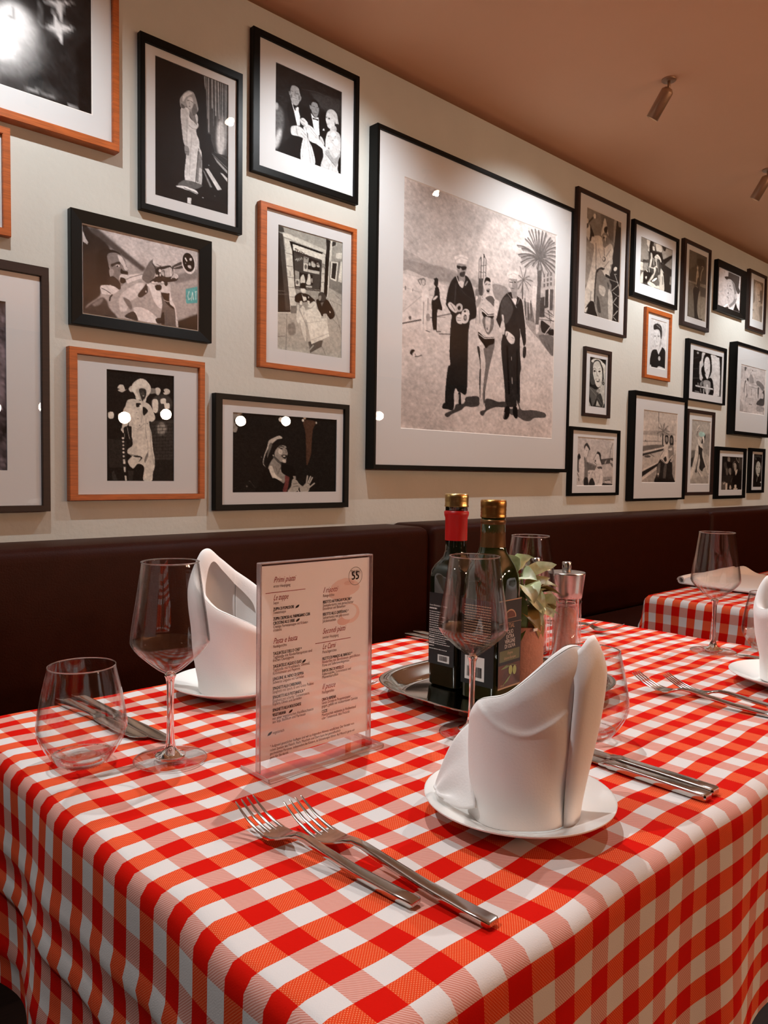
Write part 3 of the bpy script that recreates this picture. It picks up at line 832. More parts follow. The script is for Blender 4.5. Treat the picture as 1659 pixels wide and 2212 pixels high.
'H':(188,(1, 0.955, 0.935),4,'''G176;23.1;0;1 -1 358 2 616 63 6 287
G203;19.3;0;484 53 901 -24 728 284 492 329 402 283
P165;1.2;0;0 296 53 292 145 312 201 310 282 311 415 326 492 333 625 330 627 414 2 403
P150;1.9;0;1 326 80 321 150 318 247 314 366 328 428 332 429 358 191 370 2 368
P188;1.5;0;2 372 135 373 307 376 429 362 433 514 4 518
G205;1.2;0;-1 380 248 383 286 492 2 580
L165;1.2;1.9;0 434 249 444
L150;1.2;1.9;4 534 98 459 163 411
L180;0.8;1.9;75 506 78 545
G200;1.2;0;2 580 286 498 431 461 768 406 994 532 997 997 1 995 2 580
P185;23.1;0;13 779 200 801 321 979 17 976
P205;23.1;0;566 633 927 636 858 832 572 810
L40;0.4;4.6;2 579 105 549
L50;0.4;3.1;155 533 286 494
L110;0.4;2.3;194 523 245 517
L205;0.4;1.5;375 690 442 622
L205;0.4;1.5;130 988 247 850
P80;1.2;0;38 548 49 542 52 553 44 558
P150;1.5;0;531 326 638 323 647 388 559 381
G175;0.8;0;895 201 931 156 993 129 1000 399 872 410 859 259
G110;0.4;0;903 208 916 204 915 221 902 224
G110;0.4;0;928 199 942 195 941 212 927 215
G110;0.4;0;954 190 968 186 967 203 954 207
G110;0.4;0;903 231 917 227 916 244 903 247
G110;0.4;0;929 223 943 219 942 235 928 239
G110;0.4;0;955 214 969 210 968 226 954 230
G110;0.4;0;904 255 918 251 917 267 903 271
G110;0.4;0;930 246 944 242 943 259 929 262
G110;0.4;0;956 237 970 233 969 250 955 253
G60;0.4;0;921 280 944 273 947 360 917 370
G90;0.4;0;955 271 983 266 979 369 956 373
G200;0.4;0;944 273 956 271 956 373 946 360
G215;0.4;0;822 279 852 278 848 376 819 381
G70;0.8;0;884 324 914 314 918 412 873 419
G120;1.5;0;759 360 818 363 844 452 777 462
L60;0.4;3.5;789 386 799 449
L60;0.4;3.1;810 351 817 428
L215;0.4;3.5;799 353 805 411
L70;0.4;3.1;948 374 966 433
L215;0.4;4.6;979 378 989 429
L70;0.4;3.5;766 349 776 425
L215;0.4;2.7;779 315 784 433
L60;0.4;2.3;917 388 988 401
L40;0.4;2.7;881 427 997 419
P150;1.2;0;777 446 882 453 991 465 996 589 877 524 793 475
P110;1.5;0;876 505 992 498 992 590 924 550
L80;0.4;2.7;923 532 948 566
L80;0.4;2.7;954 537 988 585
P40;0.8;0;892 432 935 440 967 454 945 486 898 483
P30;0.8;0;952 471 991 460 992 489 952 489
L200;0.4;4.6;922 494 967 449
L60;0.4;3.1;903 402 989 422
L40;0.4;3.1;940 377 988 393
P205;0.8;0;854 413 864 388 876 409 875 486 854 494
G95;0.4;0;853 190 890 183 884 277 880 409 874 454 851 457 850 413 857 259
P150;0.8;0;890 176 887 185 879 193 868 198 857 198 848 193 845 185 848 176 855 168 867 163 878 163 886 168
L80;0.4;5.4;749 280 748 352
L100;0.4;7.3;866 142 838 130 810 121 783 115 756 112 730 112 704 116
L125;0.4;3.7;816 127 789 121 762 119 736 119 710 122
L100;0.4;7.3;866 142 839 138 813 136 788 138 762 142 737 148 713 156
L125;0.4;3.7;819 143 793 144 768 148 743 154 718 163
L100;0.4;7.3;866 142 843 144 820 148 797 155 775 164 753 175 732 188
L125;0.4;3.7;826 155 803 162 781 170 759 182 737 195
L100;0.4;7.3;866 142 848 125 830 111 812 98 794 88 777 80 760 74
L125;0.4;3.7;836 117 818 105 800 94 783 86 766 80
L100;0.4;7.3;866 142 855 119 845 97 835 76 825 56 815 38 805 20
L125;0.4;3.7;851 103 841 82 831 63 821 44 811 26
L100;0.4;7.3;866 142 864 120 863 98 861 77 860 55 858 34 857 12
L125;0.4;3.7;869 105 867 83 866 62 864 40 863 19
L100;0.4;7.3;866 142 874 120 882 98 890 76 898 54 906 32 914 10
L125;0.4;3.7;888 105 896 83 904 61 912 39 920 17
L100;0.4;7.3;866 142 884 119 903 98 922 80 942 65 961 52 981 41
L125;0.4;3.7;909 105 929 87 948 71 968 58 988 48
L100;0.4;7.3;866 142 885 128 905 116 925 105 946 96 966 89 987 83
L125;0.4;3.7;911 123 932 112 952 103 972 95 993 89
L100;0.4;7.3;866 142 886 134 906 129 926 126 947 125 968 126 989 129
L125;0.4;3.7;912 136 932 133 953 132 974 133 995 136
L100;0.4;7.3;866 142 885 144 905 149 925 155 946 162 966 171 987 182
L125;0.4;3.7;911 155 932 161 952 169 973 178 993 189
L100;0.4;7.3;866 142 882 148 898 155 914 164 931 173 947 184 964 196
L125;0.4;3.7;904 162 920 171 937 180 954 191 970 203
L100;0.4;7.3;866 142 858 146 850 152 842 158 834 166 826 174 819 184
L125;0.4;3.7;856 158 848 165 840 172 832 181 825 190
L100;0.4;7.3;866 142 872 151 878 162 884 172 890 184 896 196 903 208
L125;0.4;3.7;884 168 890 179 896 191 902 203 909 215
L100;0.4;7.3;866 142 882 119 898 98 915 80 931 63 948 48 965 36
L125;0.4;3.7;904 105 921 86 938 70 954 55 972 42
L100;0.4;7.3;866 142 851 125 836 110 821 96 806 84 792 74 778 65
L125;0.4;3.7;842 116 827 103 812 91 798 80 783 72
L100;0.4;7.3;866 142 843 132 821 125 800 120 778 119 757 120 737 124
L125;0.4;3.7;827 131 806 127 784 125 763 127 742 131
L100;0.4;7.3;866 142 843 140 821 140 799 143 777 148 756 156 734 165
L125;0.4;3.7;827 147 805 150 783 155 761 162 740 172
L100;0.4;7.3;866 142 848 148 830 156 813 165 795 176 778 189 761 202
L125;0.4;3.7;836 163 818 172 801 183 784 195 767 209
L100;0.4;7.3;866 142 852 120 838 100 824 81 811 63 797 47 784 32
L125;0.4;3.7;844 106 830 87 816 70 803 53 790 38
L100;0.4;7.3;866 142 860 119 854 97 848 75 842 54 837 33 831 12
L125;0.4;3.7;860 104 854 82 848 60 843 39 837 18
L100;0.4;7.3;866 142 869 119 873 96 876 73 880 51 883 29 887 7
L125;0.4;3.7;879 102 882 80 886 58 889 36 893 14
L100;0.4;7.3;866 142 879 117 893 95 907 75 921 56 935 40 949 25
L125;0.4;3.7;899 102 913 81 927 63 941 46 955 32
L100;0.4;7.3;866 142 886 123 906 107 927 92 948 80 969 70 990 63
L125;0.4;3.7;912 113 933 99 954 87 975 77 996 70
L100;0.4;7.3;866 142 887 131 908 122 930 115 951 110 973 106 996 104
L125;0.4;3.7;914 129 936 122 958 116 980 113 1002 111
L100;0.4;7.3;866 142 886 140 906 140 927 141 948 145 969 150 990 158
L125;0.4;3.7;912 146 933 148 954 152 975 157 996 164
L100;0.4;7.3;866 142 878 149 890 156 903 165 915 175 928 185 941 196
L125;0.4;3.7;896 163 909 172 921 181 934 192 947 203
L100;0.4;7.3;866 142 864 150 863 158 861 167 860 176 858 185 856 194
L125;0.4;3.7;869 165 867 173 865 182 864 192 862 201
L105;0.4;3.5;752 265 745 261 738 257 730 254 723 251 716 249 709 247
L130;0.4;1.7;740 260 733 257 726 254 719 252 711 250
L105;0.4;3.5;752 265 745 266 738 268 731 271 724 274 717 278 710 283
L130;0.4;1.7;741 271 734 274 727 277 720 281 713 286
L105;0.4;3.5;752 265 748 255 743 245 739 235 734 226 730 217 725 208
L130;0.4;1.7;746 248 741 238 737 229 732 220 728 211
L105;0.4;3.5;752 265 755 257 758 248 760 239 763 230 766 221 769 212
L130;0.4;1.7;760 251 763 242 766 233 769 224 771 215
L105;0.4;3.5;752 265 759 258 766 253 773 248 781 244 788 241 795 239
L130;0.4;1.7;769 256 776 251 783 247 791 244 798 242
L105;0.4;3.5;752 265 761 266 770 267 780 269 789 272 798 277 808 282
L130;0.4;1.7;773 270 782 272 792 276 801 280 810 285
L105;0.4;3.5;752 265 759 271 766 277 773 284 780 291 787 299 794 308
L130;0.4;1.7;769 281 776 287 783 295 790 302 797 311
L105;0.4;3.5;752 265 746 272 740 279 733 287 727 295 721 304 715 313
L130;0.4;1.7;742 283 736 290 730 298 724 307 717 316
L105;0.4;3.5;752 265 750 275 747 285 744 295 742 306 739 316 737 327
L130;0.4;1.7;750 288 747 298 744 309 742 319 739 330
L105;0.4;3.5;752 265 764 261 775 258 786 256 798 255 810 256 821 257
L130;0.4;1.7;778 262 789 260 801 259 813 259 824 260
L70;0.4;2.7;447 384 447 235 458 220 465 385
L70;0.4;2.7;458 220 459 322
L70;0.4;2.7;473 384 478 207 492 226 491 299
L60;0.4;2.3;458 259 489 250
L60;0.4;2.3;477 280 492 284
L60;0.4;2.3;449 286 471 286
G45;0.4;0;455 220 462 219 462 236 456 238
G35;0.4;0;473 204 480 203 481 220 474 221
G75;1.2;0;446 316 478 310 473 388 450 388
P130;0.8;0;426 375 441 364 448 384 444 444 431 447
L215;0.4;11.6;437 399 441 453
L150;0.4;3.5;434 452 433 514
L150;0.4;3.5;455 457 459 510
P215;0.4;0;109 422 130 412 147 426 150 458 137 472 133 560 139 589 128 587 117 549 116 591 108 590 111 556 107 473
P120;0.8;0;102 387 113 377 127 382 127 402 114 409 103 399
P205;0.4;0;108 388 121 384 123 399 114 407 107 398
L120;0.4;4.6;102 383 86 392 100 407
L140;0.4;3.9;143 455 143 503
P150;0.4;0;135 524 152 517 158 541 138 548
L130;0.8;3.1;119 475 118 563
P30;0.4;0;171 374 185 363 199 368 198 393 188 401 174 389
P185;0.4;0;167 375 177 373 175 389 170 386
P22;0.4;0;183 404 200 399 209 419 212 447 226 481 222 492 199 494 197 551 195 583 178 582 167 541 166 539 166 499 164 463 178 437
P205;0.4;0;170 454 186 439 199 435 192 446 176 457
L60;0.4;3.1;134 588 156 591
P215;0.4;0;167 586 189 578 192 589 173 592
L80;0.4;4.6;195 583 218 581
L80;0.4;3.9;212 591 273 584
L70;0.4;3.1;18 429 19 442
L90;0.4;2.3;58 433 58 441
P28;0.4;0;282 352 312 330 336 338 366 319 400 346 424 401 436 454 432 489 398 507 393 533 387 570 387 680 387 783 379 831 348 825 329 822 316 809 306 833 304 900 260 895 252 837 265 728 279 710 273 657 278 536 283 504 256 472 247 457 260 393
L20;2.3;7.7;332 422 340 529
L55;1.9;5.4;306 364 297 477
L50;1.2;3.1;331 380 368 403 418 415
P140;0.8;0;310 285 334 272 364 274 368 294 359 316 360 341 343 374 324 352 317 325 310 306
P205;0.8;0;319 357 342 345 354 355 346 375 331 372
P22;0.4;0;308 288 334 286 365 280 365 292 344 301 335 294 320 300 310 297
P50;1.2;0;329 314 359 304 354 326 330 329
L190;0.4;1.9;332 293 329 310
P218;0.4;0;292 256 315 242 351 235 377 242 369 258 364 272 334 274 307 277 303 266
L160;0.4;1.9;304 264 334 247 373 249
L215;0.4;3.5;306 333 313 346 321 357
L150;0.8;4.6;361 362 375 343
P205;0.4;0;259 459 273 448 297 457 321 473 309 488 292 486 268 474
L60;0.4;1.5;276 456 303 480
P180;0.4;0;309 455 332 444 348 452 345 473 327 481 309 479
P25;0.4;0;337 462 332 471 322 473 317 466 322 457 332 455
P205;0.4;0;345 478 369 461 391 470 386 509 365 525 340 520
P30;0.4;0;371 471 367 476 360 478 356 474 360 469 367 468
P40;0.4;0;375 498 374 505 371 510 366 513 361 512 357 508 356 501 357 494 360 489 365 486 370 487 374 492
P150;0.4;0;371 499 368 507 363 508 360 500 362 492 368 491
P205;0.4;0;310 504 333 488 343 503 347 528 325 531 313 524
L60;0.4;1.9;316 507 337 506
L60;0.4;1.9;317 518 339 516
P205;0.4;0;474 384 532 373 559 394 561 442 551 470 546 497 543 517 556 559 559 603 535 689 517 770 503 842 501 886 465 889 477 844 462 750 466 688 443 618 448 544 462 516 476 471 469 440 459 412
P110;1.2;0;453 548 479 570 503 606 487 621 502 684 491 773 487 861 500 860 502 816 528 699 559 598 554 559 518 564
P40;0.8;0;445 618 466 688 462 750 471 844 472 749 470 688 461 620
P110;1.5;0;483 472 515 463 545 471 552 496 543 526 511 552 477 505 483 470
P190;1.5;0;496 477 528 467 524 533 501 536
P28;0.4;0;471 457 515 463 551 457 545 475 522 475 502 474 483 477
L225;0.4;3.5;466 439 515 459 561 447
L225;0.4;3.5;469 449 509 468 554 459
L25;0.4;2.3;468 444 512 463 558 452
P16;0.4;0;450 548 479 566 518 569 554 559 555 586 525 598 503 614 486 599 454 573
L225;0.4;3.5;454 545 492 564 554 554
L225;0.4;3.5;452 557 492 572 554 562
L20;0.4;1.9;453 551 492 568 554 558
P225;0.4;0;472 599 469 604 463 605 459 601 462 596 469 595
P40;0.4;0;512 526 511 531 507 531 506 527 507 522 510 522
P215;0.8;0;474 336 484 304 510 295 534 316 541 358 559 390 533 390 474 392 486 364
P30;0.4;0;482 322 494 302 517 302 524 318 498 317 485 334
P200;0.4;0;485 330 504 316 524 323 528 348 512 373 496 371 486 351
L40;0.4;2.7;489 336 501 329
L40;0.4;2.7;511 331 521 327
P30;0.4;0;499 355 519 349 515 363 504 365
L225;0.4;1.5;502 356 518 352
P90;1.2;0;493 393 532 377 559 399 553 422 526 409
P50;0.4;0;474 405 473 407 471 407 470 406 471 404 473 404
P50;0.4;0;475 420 475 421 473 422 472 420 473 419 474 418
P50;0.4;0;475 392 474 394 472 394 471 393 472 391 474 391
P150;1.2;0;430 417 461 394 462 416 440 445 433 442
P215;0.8;0;552 396 579 391 586 412 568 467 555 470
P38;0.4;0;625 356 666 336 716 349 745 362 761 418 775 483 781 551 767 571 759 558 740 515 739 598 750 674 743 712 747 837 722 829 723 856 677 864 645 862 636 782 610 636 605 575 614 538 596 514 568 478 571 467 593 397
L200;0.4;2.3;679 632 680 646
L205;0.4;3.1;686 727 689 754
L205;0.4;2.3;735 495 740 520
L16;1.9;10;647 587 668 801
L20;1.9;7.7;718 605 728 796
P70;3.9;0;599 392 646 361 683 413 643 482 602 480
P150;0.8;0;647 281 671 268 706 270 710 332 706 360 681 364 666 331 652 312
P200;0.8;0;651 285 668 286 672 312 655 313
L35;0.4;3.5;654 293 675 291
P40;0.4;0;699 285 696 288 689 289 686 287 689 284 696 283
L50;0.4;1.9;669 319 687 316
P222;0.4;0;636 255 670 237 719 236 714 253 706 269 671 274 643 275
L170;0.4;1.9;643 264 677 249 716 250
P215;0.4;0;671 366 706 360 700 390 685 381
L130;0.4;3.1;642 347 660 359 685 381 707 400
L150;0.4;2.3;730 351 713 381
P205;0.4;0;605 479 619 475 629 504 624 536 611 534 593 523
L215;0.8;9.3;611 452 615 471
P205;0.4;0;631 531 641 518 672 525 698 539 695 565 671 572 646 556
L30;0.4;2.7;638 548 648 526
L70;0.4;1.5;677 542 691 545
L215;0.4;2.7;763 572 783 568
P45;0.4;0;763 576 783 574 784 606 776 625 761 620
P60;0.8;0;379 843 416 836 429 833 464 836 465 871 418 883 380 882 350 901 296 922 272 936 254 931 257 920 307 900 319 878 367 870
P62;0.8;0;506 842 546 838 593 846 641 842 649 866 574 872 514 894 495 915 476 912 475 897 501 886
P78;0.8;0;722 833 740 841 763 872 844 866 937 874 941 896 861 903 824 920 779 920 735 906 678 896 677 873 741 869
P205;0.4;0;468 875 501 871 504 888 472 892
P185;0.4;0;466 845 490 843 493 873 475 875
L80;0.4;6.2;499 807 499 855
P25;0.4;0;239 884 259 874 295 880 298 901 272 903 239 901
L25;0.4;12.3;339 830 343 872
L215;0.4;1.9;335 834 335 856
P215;0.4;0;376 858 372 861 365 862 361 859 364 857 372 856
P18;0.4;0;642 867 673 865 674 901 654 923 631 920 633 904
P18;0.4;0;698 863 726 861 734 906 717 914 699 895
L170;0.4;2.3;639 890 635 917
P215;0.4;0;67 687 86 672 108 676 108 691 81 703 65 699
P20;0.4;0;48 691 57 676 75 676 62 691 62 699
L20;0.4;2.7;76 702 95 699 112 692
L60;0.4;1.9;76 690 81 699'''),
'I':(125,(1, 0.97, 0.92),4,'''G150;15.3;0;-51 327 228 291 194 708 -29 731
G100;7.1;0;396 4 836 3 833 245 636 207 447 191
G150;5.1;0;772 12 853 11 829 214 769 253
G28;3.1;0;852 6 990 3 1005 245 1008 595 1009 1003 760 996 752 649 649 596 736 512 775 300 802 260
G120;3.1;0;885 7 990 3 989 61 908 61
P208;1;0;-25 213 54 192 110 155 208 238 358 223 452 242 507 318 689 253 775 300 765 349 753 382 768 439 697 458 717 493 674 529 694 570 615 578 537 582 486 550 332 562 288 583 262 779 263 859 164 863 95 938 31 980 -12 833 60 722 138 595 223 394 217 328 156 321 95 308 -14 252
P25;1;0;109 150 141 176 231 245 165 259 139 302 102 307 117 234
P60;1;0;-29 169 51 163 39 194 -26 206
L45;0.5;13.2;22 162 198 70
P200;1;0;67 126 48 150 8 155 -14 137 4 113 44 107
P210;0.5;0;273 51 254 75 213 81 190 63 209 40 250 34
L30;0.5;5.1;262 33 278 71
P205;0.5;0;411 216 454 118 493 46 531 41 578 111 626 188 585 172 536 158 477 187
P30;0.5;0;502 127 578 106 584 162 506 167
P130;1;0;448 201 523 176 587 193 596 265 538 314 490 299 453 252
P205;1;0;487 206 564 196 547 250 514 234
P30;0.5;0;521 220 510 231 486 234 472 226 484 215 508 212
L30;0.5;4.1;559 217 588 266
L30;0.5;4.6;508 323 523 389
P30;0.5;0;563 421 542 445 495 450 470 432 491 407 537 402
P205;0.5;0;538 421 524 438 493 442 476 428 490 411 521 408
L40;0.5;4.6;282 305 301 556
P30;1;0;316 554 435 514 545 512 500 533 407 538 334 578
L120;1;3.6;356 352 426 426
L80;0.5;3.6;579 392 696 310
L70;0.5;3.1;528 504 662 425
P30;1;0;566 563 646 564 695 575 618 599 569 589
P125;2;0;349 576 438 535 568 584 682 603 758 703 803 806 785 999 393 1001 306 907 298 750
P190;2;0;663 712 762 729 800 807 793 999 695 996
P70;4.1;0;356 796 424 843 466 946 370 928
P80;4.1;0;622 636 688 656 661 696
P180;4.1;0;407 686 581 699 543 778 415 759
L30;0.5;9.2;317 569 292 698 278 857
L190;0.5;4.1;306 881 393 996
P28;1;0;157 869 263 864 309 934 377 997 192 997 11 998 9 982 69 982 109 926 36 948
L60;0.5;4.1;185 772 171 862
P225;0.5;0;893 483 845 502 802 498 808 477 856 458 899 462
L200;0.5;4.6;650 599 943 602
L200;0.5;6.1;844 537 981 647 1009 704
L200;0.5;5.1;766 702 962 622
L200;0.5;5.1;808 714 909 731
L200;0.5;6.1;805 817 912 752
L200;0.5;5.1;838 820 973 845
L205;0.5;6.1;836 940 952 880
L205;0.5;5.1;829 952 914 977
L210;0.5;6.1;943 736 1005 727
L205;0.5;5.1;820 537 892 526'''),
'J':(60,(1, 0.95, 0.88),4,'''G130;8.6;0;-8 -2 183 3 234 175 262 416 57 522 4 487
G200;3.1;0;188 8 297 7 322 168 264 253 236 236 242 160 196 111
G25;4.9;0;297 7 368 -2 358 201 483 191 645 183 715 322 647 436 419 372 282 285 268 152
G205;2.5;0;363 106 425 94 438 179 385 194
G150;3.7;0;404 7 466 1 451 68 407 81
P208;1.8;0;467 19 638 7 653 143 536 163 491 164
G150;3.7;0;657 21 1008 9 1002 101 714 297 662 146
G40;3.7;0;657 21 803 10 761 99 715 100
G120;3.7;0;764 397 996 174 988 439 876 431
G25;2.5;0;705 299 1007 106 1005 165 764 397 727 401
G34;6.1;0;654 402 773 401 989 446 993 1009 761 995 738 665
G205;1.8;0;-11 540 92 531 100 707 -3 716
G130;2.5;0;92 537 256 498 236 652 108 711
P40;1.8;0;185 462 160 485 108 499 82 490 107 467 158 453
G205;2.5;0;68 765 109 723 111 969 9 1001 28 849
G120;2.5;0;-3 722 75 726 12 884
G25;4.9;0;126 707 254 654 379 696 297 841 231 933 119 961
P200;1.8;0;185 666 246 675 230 704
P205;1.8;0;174 824 225 798 202 866
L190;1.2;36.9;339 275 352 359 311 551
L190;1.2;21.5;286 577 427 570 496 508
L150;1.8;18.4;409 356 424 496
L190;1.2;12.3;277 585 291 688
P205;1.8;0;435 324 486 259 548 236 622 290 653 371 580 365 542 325 471 333
L60;0.6;6.1;487 278 578 309
P165;1.8;0;445 352 488 321 543 338 536 390 483 411 447 396
P60;3.7;0;525 343 616 349 640 501 611 666 503 682 465 610 515 528
L195;1.8;21.5;501 412 524 525
L120;1.8;12.3;555 398 573 613
P190;1.8;0;461 524 491 591 450 696 384 819 274 910 356 770 431 669 428 589
P180;1.8;0;641 519 697 542 740 594 681 597 638 653
P190;1.8;0;637 628 708 603 745 726 766 988 589 1006 604 933 618 835
P90;3.7;0;385 844 560 749 611 887 550 927 496 928 423 884
P150;3.7;0;558 699 638 665 627 832 579 769
P210;1.8;0;273 897 387 893 478 920 514 936 603 908 589 999 445 991 320 979 249 953
G25;1.8;0;258 963 356 994 277 996
G25;1.8;0;453 983 651 984 652 996 463 999
L60;2.5;12.3;702 674 718 847
G120;3.7;0;949 610 995 598 984 793 938 792'''),
'K':(70,(1, 0.95, 0.85),4,'''G95;15.1;0;-24 14 458 -9 384 201 21 318
G130;3.8;0;-11 464 964 430 974 484 -8 486
G75;7.6;0;-34 489 945 487 1013 997 12 1002
G110;15.1;0;74 493 319 482 426 974 65 989
G140;15.1;0;654 634 971 619 1011 989 715 981
P40;6.1;0;476 93 810 76 856 169 492 189
P35;3;0;355 532 605 514 598 640 513 806 598 975 430 997 347 743 295 592
L40;2.3;16.6;472 731 571 985
P150;3;0;570 643 669 554 682 791 684 968 589 919 547 843
P175;2.3;0;464 268 535 275 566 371 539 459 458 483 428 386
P195;1.5;0;455 216 523 208 517 254 461 253
L160;1.5;10.6;494 196 482 212
L170;2.3;15.1;656 400 704 271 778 209
L170;1.5;9.1;702 183 786 177 793 215
P60;3;0;523 368 640 394 630 496 463 513
L200;0.8;6.8;433 501 521 519
G30;1.5;0;456 979 829 963 820 993 631 997'''),
'L':(205,(1, 0.96, 0.95),4,'''P62;2.7;0;472 -4 905 -27 932 213 920 313 989 407 894 502 735 334 609 229 445 191 370 238 276 189 429 142
P35;4.1;0;287 186 440 139 602 163 513 187 382 242
P190;2.7;0;372 252 513 187 679 238 758 328 825 520 798 710 629 894 511 880 412 807 413 694 447 574 396 395
P120;8.1;0;609 229 758 328 836 517 824 732 609 927 535 889 706 733 729 502
P170;2.7;0;746 554 836 517 837 629 759 677
L40;1.4;13.5;487 385 564 358
L60;1.4;10.8;514 433 609 463
L50;1.4;9.5;405 365 417 417
P80;2.7;0;426 594 480 552 473 602
L60;1.4;12.2;412 688 484 718
G215;1.4;0;486 986 543 965 805 779 793 882 710 996 546 1000
P130;2.7;0;534 875 652 888 565 953 518 950
G24;2.7;0;815 762 888 888 1031 990 710 996
G24;2.7;0;359 989 483 951 500 1011'''),
'M':(178,(1, 0.93, 0.85),4,'''P125;10.2;0;22 19 965 29 944 227 307 56 137 242 231 489 45 571
P200;7.6;0;280 189 561 57 828 134 814 369 645 564 379 475
P110;10.2;0;645 256 944 227 934 485 789 525
L110;2.5;15.3;459 352 608 344
L110;2.5;12.7;758 329 883 323
P110;5.1;0;807 478 747 500 623 512 559 502 618 481 742 469
P130;12.7;0;657 639 1003 606 913 992 757 944
P90;6.4;0;133 752 97 775 19 783 -24 767 12 744 90 737
P110;6.4;0;100 956 75 982 16 987 -17 967 8 941 66 935'''),
'N':(205,(1, 1, 1),4,'''P30;2.1;0;145 660 428 611 594 657 745 539 980 628 993 995 26 1012 15 920
G215;1.1;0;444 610 526 620 742 507 731 562 550 703 448 647
P212;2.1;0;210 225 386 188 616 192 691 306 707 478 492 607 358 558 261 394
P45;2.1;0;208 203 216 126 440 74 675 121 722 282 666 384 586 227 452 194 259 221
L190;1.1;8.5;378 112 579 151
L150;1.1;7.5;507 90 648 189
L110;1.1;7.5;255 341 368 332
L110;1.1;7.5;448 325 594 314
P70;1.1;0;350 349 331 356 293 360 273 355 292 348 330 345
P70;1.1;0;553 333 535 340 496 343 476 339 495 332 534 329
L140;1.1;5.3;402 351 381 460 445 455
L110;1.1;6.4;388 535 500 526
L150;2.1;5.3;211 235 245 396 378 589
P170;5.3;0;634 397 699 392 707 478 584 552
L25;1.1;15;480 645 484 855
P190;2.1;0;682 772 647 816 571 821 529 783 563 740 640 734
P215;1.1;0;512 967 620 939 975 965 976 986 531 1002
P205;1.1;0;128 969 106 999 56 1003 28 976 50 946 100 942'''),
'O':(30,(1, 1, 0.96),4,'''G180;14.6;0;950 94 1003 134 986 978 450 973 671 579 942 352
G170;8.4;0;-1 862 166 993 -5 999
P205;2.1;0;105 82 302 18 586 11 817 70 968 115 895 204 793 157 622 51 367 45 201 118
P205;3.1;0;856 143 968 115 945 384 877 355
P200;3.1;0;279 113 463 60 658 91 784 232 801 413 701 557 511 586 343 488 220 337 224 200
P70;10.5;0;1 140 216 117 235 336 377 518 160 550 23 399
L25;1;13.6;590 52 763 180 826 336 874 495
L25;1;7.3;227 242 334 210 416 242
L80;1;6.3;542 224 652 202
P20;1;0;393 269 360 286 291 290 255 277 288 261 357 257
P20;1;0;686 259 652 274 582 278 546 266 579 251 650 247
L60;2.1;8.4;434 262 474 355 554 361
P25;1;0;385 428 529 431 640 421 612 470 485 481
P225;1;0;418 437 609 433 563 460 452 462
P20;1;0;946 492 913 523 841 526 802 498 835 467 907 464
P170;1;0;900 494 888 507 862 509 848 496 860 483 886 481
P90;6.3;0;39 597 420 644 671 579 584 690 468 823 261 990 156 866 18 713
P60;4.2;0;482 801 715 706 896 894 807 994 604 904
L150;3.1;8.4;73 627 462 759
P150;5.2;0;455 674 703 578 648 687
L140;2.1;6.3;562 798 800 919
P215;1;0;686 605 673 619 644 620 628 608 641 594 670 593
G25;2.1;0;916 936 994 890 998 999 912 1002'''),
'P':(188,(1, 0.97, 0.95),4,'''G100;4.3;0;259 500 536 572 488 666 293 680
L180;1.6;7.6;317 532 507 578
G80;4.3;0;634 442 893 408 991 400 986 468 902 442 905 520 667 553
G170;3.2;0;768 473 805 444 785 522 741 534
L60;1.1;7.6;893 391 910 234 973 86
P110;3.2;0;904 509 937 564 999 608 997 546 935 508
G150;5.4;0;691 803 990 800 990 986 682 986
L60;1.6;13.5;768 880 910 868
G50;4.3;0;680 931 989 958 990 986 675 986
P205;2.7;0;768 897 895 885 950 930 799 936
P90;4.3;0;-6 393 101 433 81 477 68 726 1 619
P40;1.6;0;29 375 56 342 88 374 100 428 74 472 30 435
P200;1.6;0;67 477 101 433 185 415 204 561 210 987 69 987 75 726 61 618
P205;1.6;0;185 214 219 169 292 210 309 286 270 396 228 425 190 371
P55;1.6;0;190 246 191 170 253 119 305 166 343 236 323 269 292 221 241 179 214 213 201 257
L60;1.6;7.6;312 264 277 391
P80;1.1;0;268 276 262 281 249 282 242 277 248 272 261 272
P110;3.2;0;192 431 228 430 293 669 317 970 218 987 206 616
P45;4.3;0;206 834 298 833 325 987 210 987
L60;1.1;7.6;249 413 275 549
P205;1.1;0;514 368 542 328 602 366 627 448 659 525 661 586 551 593 509 445
P40;1.1;0;513 335 541 295 585 289 638 342 649 464 674 547 635 487 603 388 572 339 528 334
L90;1.1;5.4;555 273 506 346 437 458
P40;1.6;0;514 478 506 494 487 494 478 479 486 464 505 463
L40;1.1;7.6;460 501 535 555
P80;2.7;0;544 599 669 591 678 647 605 665 567 626
P205;1.6;0;308 691 481 672 567 643 686 663 696 970 506 987 442 832 355 805 331 965
L120;1.6;6.5;468 722 508 832
L120;1.6;7.6;630 753 592 931
P45;2.7;0;357 877 428 832 498 970 339 981
L110;1.6;6.5;383 789 438 700
P50;1.1;0;348 729 343 742 333 742 328 729 332 715 342 715
L20;1.1;16.2;8 835 6 992
L30;1.6;10.8;9 646 11 700
L25;1.6;13.5;64 835 73 889
L60;1.6;10.8;19 727 70 808'''),
